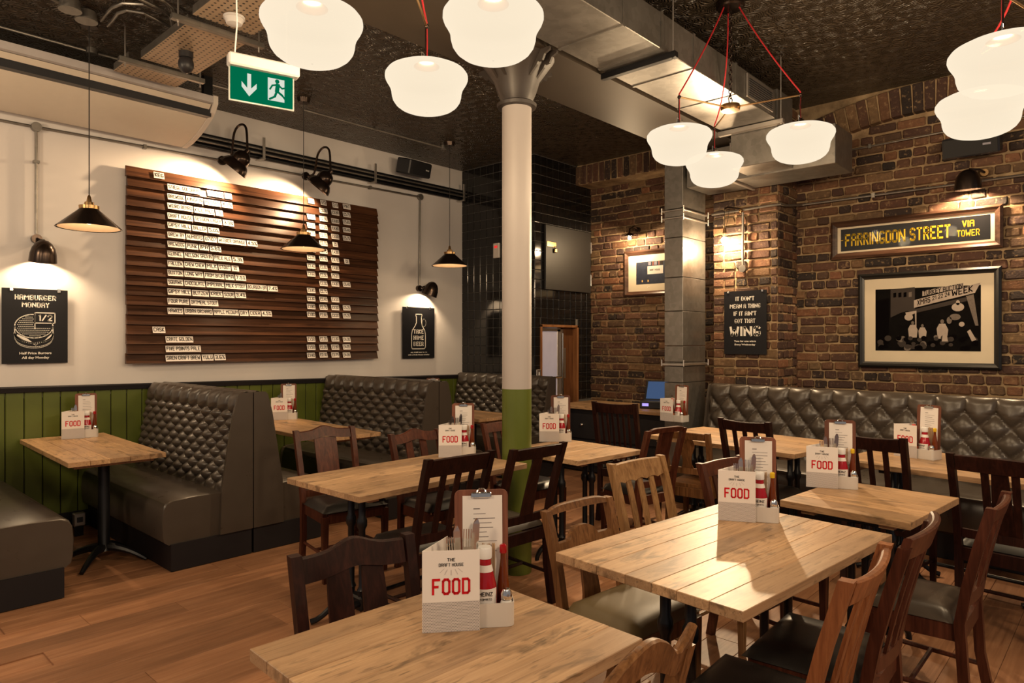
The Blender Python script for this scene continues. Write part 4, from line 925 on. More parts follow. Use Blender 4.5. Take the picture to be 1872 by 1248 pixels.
def table(name, label, cx, cy, L, W, rot, along='x', planks=6, base='twin', z=.75, apron=False, breaks=()):
    t = thing(name, label, 'table', (cx, cy, 0), math.radians(rot)); T = .032
    mat = table_wood if along == 'x' else table_wood_y
    n = planks; span = W if along == 'x' else L; e = -span/2
    ws = [random.uniform(.8, 1.2) for _ in range(n)]; s_ = sum(ws)
    for k in range(n):
        w = ws[k]/s_*span; a, b = e+.0006, e+w-.0006; e += w; dz = random.uniform(-.0006, 0)
        if along == 'x': m = MB().box(-L/2, L/2, a, b, z-T, z+dz, .0018)
        else: m = MB().box(a, b, -W/2, W/2, z-T, z+dz, .0018)
        m.build('plank', mat, t, smooth=0)
    if along == 'x': MB().box(-L/2+.1, -L/2+.16, -W/2+.06, W/2-.06, z-T-.025, z-T).build('batten', mat, t, smooth=0); MB().box(L/2-.16, L/2-.1, -W/2+.06, W/2-.06, z-T-.025, z-T).build('batten', mat, t, smooth=0)
    else: MB().box(-L/2+.05, L/2-.05, -W/2+.08, -W/2+.14, z-T-.025, z-T).build('batten', mat, t, smooth=0); MB().box(-L/2+.05, L/2-.05, W/2-.14, W/2-.08, z-T-.025, z-T).build('batten', mat, t, smooth=0)
    if base == 'twin':
        for s in (-1, 1): pedestal(t, s*(L/2-.22), 0, 'x', z-T-.025)
        MB().cyl((-L/2+.22, 0, .11), (L/2-.22, 0, .11), .012).build('stretcher_rod', iron, t)
    elif base == 'twiny':
        for s in (-1, 1): pedestal(t, 0, s*(W/2-.22), 'y', z-T-.025)
        MB().cyl((0, -W/2+.22, .11), (0, W/2-.22, .11), .012).build('stretcher_rod', iron, t)
    elif base == 'square': pedestal(t, -.14, 0, 'x', z-T-.025, fr=.15, cs=.032); pedestal(t, .17, 0, 'x', z-T-.025, fr=.15, cs=.032)
    else:
        bx, by = base
        MB().lathe([(.05, .08), (.044, .1), (.036, .12), (.036, z-T-.03), (.16, z-T-.028), (.16, z-T-.001)], 20, (bx, by, 0)).build('pedestal', iron, t)
        for k in range(4):
            d = Vector((math.cos(k*PI/2+.86), math.sin(k*PI/2+.86), 0)); o = Vector((bx, by, 0)); MB().tube(bez(o+d*.03+Vector((0, 0, .10)), o+d*.12+Vector((0, 0, .10)), o+d*.22+Vector((0, 0, .05)), o+d*.28+Vector((0, 0, .012)), n=7), [.03, .028, .025, .022, .02, .018, .016, .013], 8).build('foot', iron, t)
    return t
table('dining_table', 'foreground plank table nearest the camera on an iron base', 1.145, 1.262, .735, .64, -3, 'x', 6, 'square')
table('dining_table', 'large pale plank table right of centre with a shadow across it', 2.425, 1.118, 1.13, .725, -5.2, 'x', 7)
table('dining_table', 'plank table standing just behind the large pale one on the right', 3.555, .945, .68, .56, -5, 'y', 5, 'square')
table('dining_table', 'long plank table in front of the round column', 2.545, 3.115, 1.23, .68, 0, 'x', 6)
table('dining_table', 'small square plank table to the right of the round column', 3.795, 2.915, .66, .70, -5, 'x', 5, 'square')
table('wall_table', 'plank table at the leather wall bench beside the metal duct', 5.10, 2.26, .80, 1.27, -8, 'y', 6, 'twiny')
table('wall_table', 'plank table at the leather wall bench under the market photograph', 4.91, .71, .80, 1.35, -8, 'y', 6, 'twiny')
table('booth_table', 'booth table nearest the camera on a black pedestal', 1.56, 5.58, .57, 1.45, -2.0, 'y', 5, (.0, -.38))
table('booth_table', 'booth table between the two buttoned dividers', 3.19, 5.45, .57, 1.62, -3, 'y', 5, (.0, -.4))
table('booth_table', 'far booth table partly hidden by the column', 4.95, 5.46, .57, 1.55, -2, 'y', 5, (.0, -.38))
# ------------------------------------------------------------------ leather benches
def bench(label, o, face, L, depth, zt, cols, rows, hb, tb=.20, tt=.085, zs=.44, ends=(1, 1), buttons=True, seat=True, name='booth_bench', seam=None, wplinth=.18, gap=0, rz=None, D=.034, ztop_off=.10):
    """local x runs along the bench, local +y is the way a sitter faces; y=0 is the rear of the back"""
    t = thing(name, label, 'bench', o, face if rz is None else rz)
    if seat:
        y0, y1 = tb-.05, depth
        sec = [(y0, wplinth), (y1-.035, wplinth), (y1-.008, wplinth+.02), (y1, wplinth+.06), (y1+.004, .33), (y1-.004, .41), (y1-.022, .445), (y1-.06, .462), (y1-.2, .470), (y0+.1, .468), (y0, .46)]
        cuts = [0, L] if seam is None else [0, seam, L]
        for a, b in zip(cuts, cuts[1:]):
            rings = [[(x, (y-.006*(1-k)) if y > y0+.2 else y, z-.006*(1-k)) for y, z in sec] for x, k in ((a+.002, 0), (a+.012, 1), (b-.012, 1), (b-.002, 0))]
            MB().strip(rings).build('seat_cushion', hide, t, smooth=35)
        MB().box(-.012 if ends[0] else 0, L+(.012 if ends[1] else 0), .004, y1-.05, 0.004, wplinth-.002).build('plinth', black_trim, t, smooth=0)
    a = L/cols; z0 = zt-ztop_off
    def hgt(x, z):
        sx = x/a; fl = min(1, (z-zs)/.05) if z < z0 else 1
        if z > z0: 
            q = (z-z0)/(zt-z0); p = abs(math.sin(PI*sx)); return D*(.25+.75*p**.55)*(1-.25*q*q)*(1-(max(0, q-.55)/.45)**2*.5) if q > .12 else D*(p**.5*(.4+.6*1)+0)
        s = sx+(z-z0)/(2*hb); u = sx-(z-z0)/(2*hb)
        fs, ft = abs(math.sin(PI*s)), abs(math.sin(PI*u))
        h = D*max((fs*ft)**.44, .22*max(fs, ft)**1.2)
        zb = z0-rows*hb
        if z < zb+hb*.2: k = max(0, min(1, (z-zb+hb*.8)/hb)); h = h*k+D*.75*(1-k)
        return h
    def thick(z): return tb+(tt-tb)*(z-zs)/(zt-zs)
    nu, nv = max(40, int(cols*13)), 84
    def fn(i, j):
        x = i*L
        if j <= .9: z = zs-.03+(zt-zs+.03)*j/.9; e = min(1, x/.03, (L-x)/.03); return (x, thick(max(z, zs))-.03+hgt(x, z)*e+D*.4*(1-e), z)
        q = (j-.9)/.1; y = (thick(zt)-.03+hgt(x, zt)); return (x, y*(1-q), zt+.012*math.sin(PI*min(1, q*1.3)))
    MB().grid(nu, nv, fn, True).build('tufted_back', hide, t, smooth=60)
    MB().box(.004, L-.004, -.004, .03, zs-.1, zt-.006).build('back_board', black_trim, t, smooth=0)
    if buttons:
        bt = MB()
        for r in range(rows+1):
            for c in range(cols+1):
                x = (c+(.5 if r % 2 else 0))*a; z = z0-r*hb
                if .02 < x < L-.02 and z > zs+.02: bt.sphere((x, thick(z)-.028, z), .011, 6, 4, (1, .6, 1))
        bt.build('buttons', hide, t, kind='stuff')
    for k, x in enumerate((0, L)):
        if ends[k]:
            s = -1 if k == 0 else 1
            pts = [(0, wplinth), (tb+.03, wplinth), (tb+.02, .5), (tt+.055, zt-.14), (tt+.02, zt-.01), (tt, zt+.006), (0, zt+.006)]
            M = basis((x, 0, 0), (0, 1, 0), (0, 0, 1), (1, 0, 0))
            MB().prism(pts, s*.022, M).build('end_panel', hide, t, smooth=0)
            MB().box(x-.003 if s < 0 else x, x if s < 0 else x+.0235, .004, tt+.03, zt-.45, zt-.443).build('seam', black_trim, t, smooth=0) if False else None
    return t
YE = 4.64; BL = YW-.03-YE
# facing -X: local +y = -X, local x = +Y  -> rotation +90
def booth(xb, d, label, zt=1.135, **k):
    if d < 0: return bench(label, (xb, YE, 0), PI/2, BL, .60, zt, 10, 10, .054, ends=(1, 0), D=.055, **k)
    return bench(label, (xb, YE+BL, 0), -PI/2, BL, .60, zt, 10, 10, .054, ends=(0, 1), D=.055, **k)
booth(2.318, -1, 'leather booth bench facing the camera side, left face of the nearer divider')
booth(2.326, 1, 'leather booth bench behind the nearer divider, facing the far end of the room')
booth(4.060, -1, 'leather booth bench on the near face of the second divider')
booth(4.068, 1, 'leather booth bench behind the second divider')
bench('leather booth bench cut off by the left edge of the picture', (.62, YE+BL, 0), -PI/2, BL, .60, 1.135, 10, 10, .054, ends=(0, 1), D=.055)
bench('short leather bench against the black tiled return wall', (5.962, 4.83, 0), PI/2, YW-.03-4.83, .57, 1.10, 9, 9, .056, ends=(1, 0), D=.055)
# long wall bench
b0 = atZ(1300, 699, 1.085); rzb = math.radians(98-8)
wbn = bench('long buttoned leather bench along the brick wall', (6.02, -.62, 0), 0, 3.77, .76, 1.075, 19, 5, .106, tb=.21, tt=.10, ends=(0, 1), name='wall_bench', seam=2.2, rz=math.radians(90-6.5), D=.055, ztop_off=.105)
MB().box(.0, 3.74, -.26, -.012, .0, 1.0).build('boxed_ledge', black_trim, wbn, smooth=0)
# ------------------------------------------------------------------ till counter
ct = thing('service_counter', 'dark drawer counter with an oak top in the far corner', 'counter', (0, 0, 0))
MB().box(6.28, 7.05, 3.55, 5.10, .725, .76, .004).build('counter_top', table_wood_y, ct, smooth=0)
MB().box(6.33, 7.05, 3.58, 5.08, .02, .724).build('carcass', black_trim, ct, smooth=0)
for i in range(2):
    for j in range(2):
        y0 = 3.62+i*.73; z0 = .39-j*.3
        d = MB().box(6.312, 6.329, y0, y0+.69, z0, z0+.28, .004).build('drawer', plain('counter_black', (.02, .018, .02), .4), ct, smooth=0)
        MB().sphere((6.295, y0+.345, z0+.16), .019, 10, 6).build('knob', chrome, d)
tl = thing('till', 'touch screen till glowing blue on the corner counter', 'till', (6.72, 3.93, .761), math.radians(-72))
MB().box(-.19, .19, -.17, .14, 0, .085, .01).build('till_base', dark_plastic, tl, smooth=0)
M = Matrix.Translation((0, .03, .06)) @ Matrix.Rotation(math.radians(-32), 4, 'X')
MB().box(-.19, .19, -.02, .02, .0, .27, .008, M).build('screen_case', dark_plastic, tl, smooth=0)
MB().box(-.165, .165, -.0215, -.0205, .03, .25, 0, M).build('screen', emit('till_screen', (.10, .17, .34), .5), tl, smooth=0)
MB().box(-.16, -.09, -.1745, -.171, .03, .06).build('status_light', emit('till_light', (.45, .35, .9), 1.2), tl, smooth=0)
# ------------------------------------------------------------------ chairs
def chair(label, x, y, face, H=.93, W=.42, Dp=.38, mat=mahog, seatm=seat_black, crest='straight', slats=3, slatw=.032, splat=None, ch=.075, rake=.12, wood_seat=False, lower=True, low=.10, bow=.012, sh=.46, post=.034, crest_over=False, stretcher=True, name='dining_chair', group=None, legs='square', oval=False, seatw=None):
    """local +y is the way a sitter faces, origin under the middle of the seat"""
    t = thing(name, label, 'chair', (x, y, 0), math.radians(face-90), group)
    hw, hd = W/2, Dp/2; hf = (seatw or W+.03)/2
    def yb(xx, z):
        k = max(0, z-sh)/(H-sh); return -hd-rake*(.75*k+.25*k*k)*(H-sh)/.47-bow*(1-(xx/hw)**2)
    for s in (-1, 1):                                         # rear legs run up into the back posts
        zs = [0, .22, sh-.02, sh+.12, sh+.28, H-(ch*.5 if crest_over else 0)]
        ys = [-hd-.055, -hd-.012, -hd]+[yb(hw, z) for z in zs[3:]]
        xs = [s*(hw-post/2-.012), s*(hw-post/2-.006), s*(hw-post/2), s*(hw-post/2), s*(hw-post/2+.004), s*(hw-post/2+.006)]
        MB().strip([[(xx-post/2*s, yy-post*.55, zz), (xx+post/2*s, yy-post*.55, zz), (xx+post/2*s, yy+post*.5, zz), (xx-post/2*s, yy+post*.5, zz)][::s] for xx, yy, zz in zip(xs, ys, zs)]).build('leg', mat, t, smooth=0)
        lx = s*(hf-.022)
        if legs == 'turned': MB().lathe([(.014, 0), (.018, .05), (.013, .08), (.02, .2), (.024, .28), (.015, .3), (.024, .32), (.022, .34), (.022, sh-.07)], 14, (lx, hd-.022, 0)).build('leg', mat, t)
        else: MB().strip([[(lx-a, hd-.022-a, z), (lx+a, hd-.022-a, z), (lx+a, hd-.022+a, z), (lx-a, hd-.022+a, z)] for a, z in ((.013, 0), (.019, sh-.07), (.019, sh-.05))]).build('leg', mat, t, smooth=0)
    MB().box(-hf+.04, hf-.04, hd-.034, hd-.012, sh-.095, sh-.035).build('seat_rail', mat, t, smooth=0)
    MB().box(-hw+post, hw-post, -hd-.012, -hd+.012, sh-.095, sh-.03).build('seat_rail', mat, t, smooth=0)
    for s in (-1, 1):
        q = MB(); q.strip([[(s*(xx)-.011, yy, z) for z in (sh-.095,)]+[(s*xx+.011, yy, sh-.095), (s*xx+.011, yy, sh-.03), (s*xx-.011, yy, sh-.03)] for xx, yy in ((hw-.03, -hd+.01), (hf-.022, hd-.03))]); q.build('seat_rail', mat, t, smooth=0)
        if stretcher: MB().cyl((s*(hw-.028), -hd-.02, .17), (s*(hf-.022), hd-.022, .17), .010, seg=6).build('stretcher', mat, t)
    if stretcher: MB().cyl((-(hw+hf)/2+.028, 0, .17), ((hw+hf)/2-.028, 0, .17), .010, seg=6).build('stretcher', mat, t)
    # seat
    if wood_seat: MB().strip([[(-hw+.0, -hd+.018, z), (hw-.0, -hd+.018, z), (hf, hd+.012, z), (-hf, hd+.012, z)] for z in (sh-.03, sh-.006)]).build('seat', mat, t, smooth=0)
    else:
        def sf(i, j):
            yy = -hd+.016+(2*hd-.016)*j; w = (hw-.004)+(hf-.004-hw)*j; xx = (i*2-1)*w
            e = max(abs(i*2-1), abs(j*2-1)); return (xx, yy, sh-.025+.048*(1-e**5)**.6)
        m_ = MB().grid(14, 14, sf); m_.build('seat', seatm, t, smooth=60)
    # crest
    zt = H; n = 16; rings = []
    x1 = hw if crest_over else hw-post+.002
    for i in range(n+1):
        q = -1+2*i/n; xx = q*x1
        a = abs(q)
        if crest == 'camel': tz = .030*math.exp(-(q/.55)**2*2)-.004+.0*a; bz = .018*math.exp(-(q/.6)**2*2)
        elif crest == 'ears': tz = .05*math.exp(-(q/.42)**2)-.035*math.exp(-((a-.72)/.2)**2)+.022*a**6; bz = .045*math.exp(-(q/.42)**2)-.02*math.exp(-((a-.75)/.2)**2)
        elif crest == 'arch': tz = -.028*a**5; bz = .004*(1-a*a)
        elif crest == 'scallop': tz = .004*(1-a*a); bz = .010*abs(math.sin(2*PI*q*1.0+PI/2))+.002
        elif crest == 'dip': tz = -.008*(1-a*a); bz = 0
        else: tz = .004*(1-a*a); bz = 0
        top = zt-.006+tz; bot = zt-ch+bz; th = .024
        ya, yb_ = yb(xx, top), yb(xx, bot)
        rings.append([(xx, yb_-th/2, bot), (xx, ya-th/2, top-.004), (xx, ya-th/4, top), (xx, ya+th/4, top), (xx, ya+th/2, top-.004), (xx, yb_+th/2, bot)])
    MB().strip(rings).build('crest_rail', mat, t, smooth=30)
    zl = sh+low
    if lower: MB().strip([[(xx, yb(xx, zl)-.011, zl-.022), (xx, yb(xx, zl)-.011, zl+.022), (xx, yb(xx, zl)+.011, zl+.022), (xx, yb(xx, zl)+.011, zl-.022)] for xx in [(-1+2*i/8)*(hw-post+.002) for i in range(9)]]).build('back_rail', mat, t, smooth=30)
    zb = zl if lower else sh-.04
    def slat(xc, wf, nm='slat', th=.010):
        rg = []
        for k in range(11):
            z = zb+(zt-ch+.012-zb)*k/10; w = wf(k/10)/2; xx = xc*(1+.03*k/10)
            y = yb(xx, z)
            rg.append([(xx-w, y-th/2, z), (xx+w, y-th/2, z), (xx+w, y+th/2, z), (xx-w, y+th/2, z)])
        MB().strip(rg).build(nm, mat, t, smooth=30)
    inner = hw-post
    for k in range(slats):
        xc = -inner+(k+1)*2*inner/(slats+1)
        slat(xc, (lambda q: slatw) if splat != 'vase2' else (lambda q: slatw*(1.0+.45*math.sin(PI*(q-.1))*(1 if q > .5 else -.5)+.25*q)))
    if splat == 'wide': slat(0, lambda q: .10-.03*q, 'splat')
    if splat == 'plain': slat(0, lambda q: .095, 'splat')
    if splat == 'vase': slat(0, lambda q: .062+.075*math.exp(-((q-.78)/.26)**2)+.05*math.exp(-(q/.14)**2), 'splat')
    if oval:
        zc = zt-.165; y = lambda xx, z: yb(xx, z)
        MB().strip([[(xx, y(xx, z0_)-.011, z0_), (xx, y(xx, z1_)-.011, z1_), (xx, y(xx, z1_)+.011, z1_), (xx, y(xx, z0_)+.011, z0_)] for xx, z0_, z1_ in [(q*(hw-post+.002), zc-.014-.046*max(0, 1-(q/.5)**2)**.5, zc+.014+.046*max(0, 1-(q/.5)**2)**.5) for q in [-1+2*i/24 for i in range(25)]]]).build('oval_rail', mat, t, smooth=30)
        rg = []
        for k in range(8):
            z = sh-.03+(zc-.07-sh+.03)*k/7; w = .052-.012*k/7; rg.append([(-w, y(0, z)-.006, z), (w, y(0, z)-.006, z), (w, y(0, z)+.006, z), (-w, y(0, z)+.006, z)])
        MB().strip(rg).build('splat', mat, t, smooth=30)
    return t
def place(a, b, z, face, **k):
    """put a chair so that its crest spans the two photo points at height z"""
    A, B = atZ(*a, z), atZ(*b, z); m = (A+B)/2
    f = math.radians(face); off = k.get('Dp', .38)/2+k.get('rake', .12)*.9
    return m.x+math.cos(f)*off, m.y+math.sin(f)*off
def ch(label, a, b, z, face, shift=(0, 0), **k):
    x, y = place(a, b, z, face, **k); k.setdefault('H', z); return chair(label, x+shift[0], y+shift[1], face, **k)
ch('dark mahogany chair with two vase slats at the far side of the foreground table', (540.8, 1014), (741.5, 974.8), .87, -99, crest='camel', slats=2, slatw=.050, splat='vase2', ch=.082, lower=False, W=.40, H=.87, Dp=.34, rake=.10)
ch('oak chair with a curled crest rail, cut off by the bottom edge', (1060, 1246), (1261, 1137), .88, 88, mat=oak, crest='ears', slats=0, splat='vase', ch=.075, W=.42, crest_over=True, lower=False, rake=.11, H=.86, Dp=.33)
ch('oak chair with an oval back panel and olive seat', (989.7, 923.3), (1105.7, 897.5), .83, -95, mat=oak, seatm=seat_olive, crest='arch', slats=0, oval=True, ch=.04, lower=False, W=.41, crest_over=True, H=.83)
ch('light oak chair with a scalloped crest rail and three slats', (1115.8, 847.9), (1211, 831.5), .90, -96, mat=lightoak, crest='scallop', slats=3, slatw=.036, ch=.10, lower=True, low=.06, W=.42, H=.90)
ch('reddish cherry chair with a pale curved crest in the right foreground', (1529, 1043), (1632.4, 997.8), .92, 92, mat=cherry, slats=3, slatw=.038, ch=.07, W=.42, rake=.12, lower=True, low=.03, H=.92, crest='dip', bow=.03, shift=(-.02, .0))
ch('dark brown slatted chair standing behind the cherry one', (1644, 968), (1711, 938.7), .93, 92, mat=redwood, slats=4, slatw=.030, ch=.075, W=.42, rake=.12, lower=True, low=.05, H=.93, bow=.03, crest_over=True, legs='turned')
ch('mahogany chair with a single splat and grey seat near the right edge', (1767, 913.7), (1822, 897), .89, 90, mat=redwood, seatm=hide, slats=0, splat='plain', ch=.055, W=.40, rake=.11, lower=True, low=.07, H=.89, bow=.02, Dp=.33, shift=(-.04, -.06))
A = atZ(1745.7, 834, .93)
chair('dark chair with a broad middle slat cut off by the right edge', A.x+.40, A.y-.20, -6, H=.93, W=.44, slats=2, slatw=.034, splat='wide', ch=.085, rake=.12, low=.05)
ch('dark slatted chair at the corner of the wall table under the photograph', (1557.7, 790), (1646.4, 787), .955, -8, slats=3, slatw=.030, ch=.09, W=.40, rake=.10, low=.05, H=.95, shift=(-.14, 0), crest='dip', Dp=.35)
ch('dark three slatted chair at the wall table beside the duct', (1320.5, 761), (1403.4, 769), .96, -8, slats=3, slatw=.030, ch=.08, W=.38, rake=.10, low=.05, H=.965, crest='dip', shift=(-.10, -.05), Dp=.34)
ch('brown chair half hidden behind the menu card of the large pale table', (1281.7, 844.8), (1350.5, 833.4), .87, -97, mat=redwood, slats=3, slatw=.032, ch=.07, W=.40, H=.87, low=.05)
ch('brown chair with a vase splat and bare timber seat', (1224, 787), (1288, 794), .85, 3, mat=oak, slats=0, splat='vase', ch=.055, W=.37, H=.85, wood_seat=True, low=.10, rake=.10, Dp=.34, shift=(.03, .035))
ch('reddish chair with a rounded crest right of the square table', (1161, 773), (1225.4, 770), .92, 78, mat=redwood, slats=2, slatw=.030, splat='wide', crest='arch', ch=.05, W=.38, H=.92, crest_over=True, low=.05, rake=.12, shift=(-.11, -.17), Dp=.34)
ch('tall black chair with six narrow slats in front of the corner counter', (1092.7, 734), (1158, 736), 1.0, 6, slats=6, slatw=.018, ch=.09, W=.40, H=1.0, low=.03, rake=.08, crest='dip')
ch('dark chair with one broad splat just right of the column', (934.5, 821), (1028.3, 806.6), .93, 87, slats=0, splat='wide', ch=.07, W=.42, H=.93, low=.05, rake=.13, seatm=hide)
ch('dark slatted chair in front of the long plank table', (777.6, 839), (897.8, 822), .93, 86, slats=3, slatw=.034, ch=.095, W=.43, H=.93, low=.05, rake=.13, legs='turned')
ch('red brown chair with broad middle slat at the left end of the long table', (550.4, 786), (652.6, 777.6), .90, -98, mat=redwood, crest='camel', slats=2, slatw=.036, splat='plain', ch=.07, W=.43, H=.90, low=.03, shift=(-.04, 0))
ch('red brown chair with a hump crest on the booth side of the long table', (708, 798), (799, 787), .88, -92, mat=redwood, crest='camel', slats=2, slatw=.055, ch=.07, W=.42, H=.88, low=.03, Dp=.34, shift=(.08, .08))
A = atZ(905, 768, .88)
chair('brown slatted chair seen just left of the column', A.x-.03, A.y-.38, -92, H=.88, W=.40, mat=redwood, slats=3, slatw=.030, ch=.07, low=.05)

# sockets low down
t = thing('socket', 'steel double socket plate on the plinth of the long wall bench', 'socket', wbn.matrix_basis @ Vector((.72, .7105, .10)), math.radians(83.5+180))
MB().box(-.073, .073, -.009, 0, -.042, .042, .004).build('plate', steel, t, smooth=0)
for x in (-.036, .036): MB().box(x-.018, x+.018, -.0105, -.0092, -.02, .012, .002).build('outlet', dark_plastic, t, smooth=0)
c = atY(238, 978, YW-.05); t = thing('socket', 'small grey outlet box under the nearest booth table', 'socket', (1.62, 6.05, .13)); MB().box(-.04, .04, -.05, 0, -.05, .05, .006).build('box_body', steel, t, smooth=0); MB().box(-.02, .02, -.054, -.0505, -.02, .02, .002).build('outlet', dark_plastic, t, smooth=0); MB().box(-.03, .03, -.03, -.004, -.129, -.05).build('stand', iron, t, smooth=0)
# ------------------------------------------------------------------ caddies with menus, sauces and cutlery
CX, CY = Vector((1, 0, 0)), Vector((0, -1, 0))
def menu_art(o, U, full):
    h = .21; n = U.cross(UZ)*.0013
    def at(x, z): return U*x+Vector((0, 0, z))+n
    text('THE', ink, at(.074, .186), U, UZ, .021, .0085, o, .02); text('DRAFT HOUSE', ink, at(.074, .173), U, UZ, .064, .0085, o, .02)
    text('FOOD', red_ink, at(.074, .117), U, UZ, .099, .043, o, .03)
    if full:
        m = MB()
        for k in range(5):
            a = math.radians(-60+k*30); p = at(.074+.02*math.sin(a), .168-.008*math.cos(a)); q = at(.074+.034*math.sin(a), .162-.014*math.cos(a)-.002); w = U*.0006; m.add([p-w, p+w, q+w, q-w], [(0, 1, 2, 3)])
        m.build('rays', pale_ink, o, smooth=0)
def dots():
    m, t = new('menu_dot_pattern'); c = t.coord((260, 260, 260)); 
    sx = t.n('ShaderNodeSeparateXYZ', i0=c)
    row = t.n('ShaderNodeMath', {'operation': 'FLOOR'}, i0=sx.outputs[2]).outputs[0]
    xo = t.n('ShaderNodeMath', {'operation': 'ADD'}, i0=sx.outputs[0], i1=t.n('ShaderNodeMath', {'operation': 'MULTIPLY'}, i0=row, i1=.5).outputs[0]).outputs[0]
    fx = t.n('ShaderNodeMath', {'operation': 'FRACT'}, i0=xo).outputs[0]; fz = t.n('ShaderNodeMath', {'operation': 'FRACT'}, i0=sx.outputs[2]).outputs[0]
    d = t.n('ShaderNodeVectorMath', {'operation': 'DISTANCE'}, i0=t.n('ShaderNodeCombineXYZ', i0=fx, i1=fz).outputs[0], i1=(.5, .5, 0)).outputs['Value']
    t.set(Base_Color=t.mix(t.n('ShaderNodeMath', {'operation': 'LESS_THAN'}, i0=d, i1=.3).outputs[0], (.70, .64, .62), (.10, .09, .09)), Roughness=.5); return m
dot_m = dots()
def bottle(nm, prof, mat, label, cat, M, grp, extra=(), seg=18):
    t = thing(nm, label, cat, M.translation, 0, grp); MB().lathe(prof, seg).build('bottle', mat, t)
    for n_, pr, mt in extra: MB().lathe(pr, seg).build(n_, mt, t)
    return t
def caddy(px, py, where, w=None, yaw=0, cards=1, forks=2, brown=False, big=False, z=.75, hot='red', hot_on=True, kz=1.0):
    o = atZ(px, py, z+.0005) if w is None else atD(px, py, w)
    d = ray(px, py); ang = math.atan2(d.y, d.x)-PI/2+math.radians(yaw)     # local +y points away from the camera
    R = Matrix.Rotation(ang, 4, 'Z'); M = Matrix.Translation(o) @ R
    P = lambda x, y, zz=0: Matrix.Translation(M @ Vector((x, y, zz)))
    # folded menu card
    t = thing('menu_card', f'folded white menu card reading FOOD on {where}', 'menu', o, ang, 'folded menu cards')
    c = MB().box(0, .148, -.0006, .0006, 0, .21).build('leaf', card_white, t, smooth=0)
    MB().add([(0.0005, -.00075, .0), (.1475, -.00075, 0), (.1475, -.00075, .078), (.0005, -.00075, .078)], [(0, 1, 2, 3)]).build('dot_band', dot_m, t, smooth=0)
    Mb = Matrix.Translation((0, .001, 0)) @ Matrix.Rotation(math.radians(62), 4, 'Z'); bl = MB().box(0, .148, -.0006, .0006, 0, .21, 0, Mb).build('leaf', card_white, t, smooth=0)
    menu_art(t, Vector((1, 0, 0)), big)
    U = Mb.to_3x3() @ Vector((1, 0, 0)); text('FOOD', red_ink, U*.10+Vector((0, .001, .165))+U.cross(UZ)*.0012, U, UZ, .05, .02, t, .05)
    # tray
    x0, x1, y0, y1, hh = .072, .242, .012, .128, .062
    t = thing('condiment_tray', f'pale metal condiment tray on {where}', 'tray', o, ang, 'condiment trays')
    def rr_(ins): 
        p = []; r = .018-ins*.4
        for cx_, cy_, a in ((x1-.018, y1-.018, 0), (x0+.018, y1-.018, 90), (x0+.018, y0+.018, 180), (x1-.018, y0+.018, 270)):
            for k in range(5): q = math.radians(a+k*22.5); p.append((cx_+(.018-ins)*math.cos(q), cy_+(.018-ins)*math.sin(q)))
        return p
    out, inn = rr_(0), rr_(.0022)
    MB().strip([[(x, y, 0) for x, y in out], [(x, y, hh) for x, y in out], [(x, y, hh) for x, y in inn], [(x, y, .003) for x, y in inn]]).build('tray_body', tray_m, t, smooth=30)
    # clipboard leaning at the back
    tc = thing('clipboard', f'wooden clipboard with a printed drinks list standing on {where}', 'clipboard', M @ Vector((.088, .100, .0045)), ang, 'drinks list clipboards')
    Rt = Matrix.Rotation(math.radians(-3), 4, 'X')
    bw, bh = .148, .335*kz
    poly = [(0, 0), (bw, 0)]+[(bw-.016+.016*math.cos(a), bh-.016+.016*math.sin(a)) for a in (0, .5, 1.07, PI/2)]+[(.016-.016*math.cos(a), bh-.016+.016*math.sin(a)) for a in (PI/2, 1.07, .5, 0)]
    MB().prism(poly, .005, Rt @ basis((0, 0.005, 0), (1, 0, 0), (0, 0, 1), (0, -1, 0))).build('board', board_wood, tc, smooth=0)
    MB().box(.022, bw-.016, -.0009, -.0002, .012, bh-.016, 0, Rt).build('drinks_list', paper, tc, smooth=0)
    MB().box(bw/2-.028, bw/2+.028, -.008, -.001, bh-.022, bh-.006, .003, Rt).build('clip', chrome, tc, smooth=0)
    MB().tube([Rt @ Vector(p) for p in ((bw/2-.014, -.005, bh-.008), (bw/2-.006, -.006, bh+.004), (bw/2+.006, -.006, bh+.004), (bw/2+.014, -.005, bh-.008))], .002, 5).build('clip_loop', chrome, tc)
    ln = MB(); rn = random.Random(int(px)); zz = bh-.05
    for k in range(17):
        hd = k in (0, 8); l = .018 if hd else rn.uniform(.03, .066); th = .0032 if hd else .0014 if k % 2 else .0022
        ln.box(.052, .052+l, -.0014, -.001, zz-th, zz, 0, Rt); zz -= .0125 if not hd else .015
        if zz < .06: break
    ln.build('list_print', grey_ink, tc, smooth=0, kind='stuff')
    # sauces
    kx, ky = (.166, .055) if not brown else (.168, .055)
    tb_ = thing('ketchup_bottle', f'red ketchup bottle with white cap on {where}', 'bottle', M @ Vector((kx, ky, .0044)), ang, 'ketchup bottles')
    MB().lathe([(.018, 0), (.030, .002), (.033, .012), (.033, .075), (.031, .095), (.024, .125), (.0175, .148), (.0165, .168)], 20).build('bottle', ketchup_red, tb_)
    MB().lathe([(.0190, .166), (.0195, .169), (.0195, .192), (.0175, .196), (.008, .197)], 20).build('cap', white_plastic, tb_)
    MB().lathe([(.0180, .149), (.0222, .133), (.0226, .132), (.0184, .1495)], 20, cap=False).build('neck_label', paper, tb_)
    a = [math.radians(-90+q) for q in (-58, -40, -20, 0, 20, 40, 58)]
    MB().strip([[(.0334*math.cos(q), .0334*math.sin(q), z_) for q in a] for z_ in (.02, .058+.0)]).build('label', paper, tb_) if False else MB().grid(8, 1, lambda i, j: (.0338*math.cos(math.radians(-150+120*i)), .0338*math.sin(math.radians(-150+120*i)), .030+.062*j)).build('label', paper, tb_)
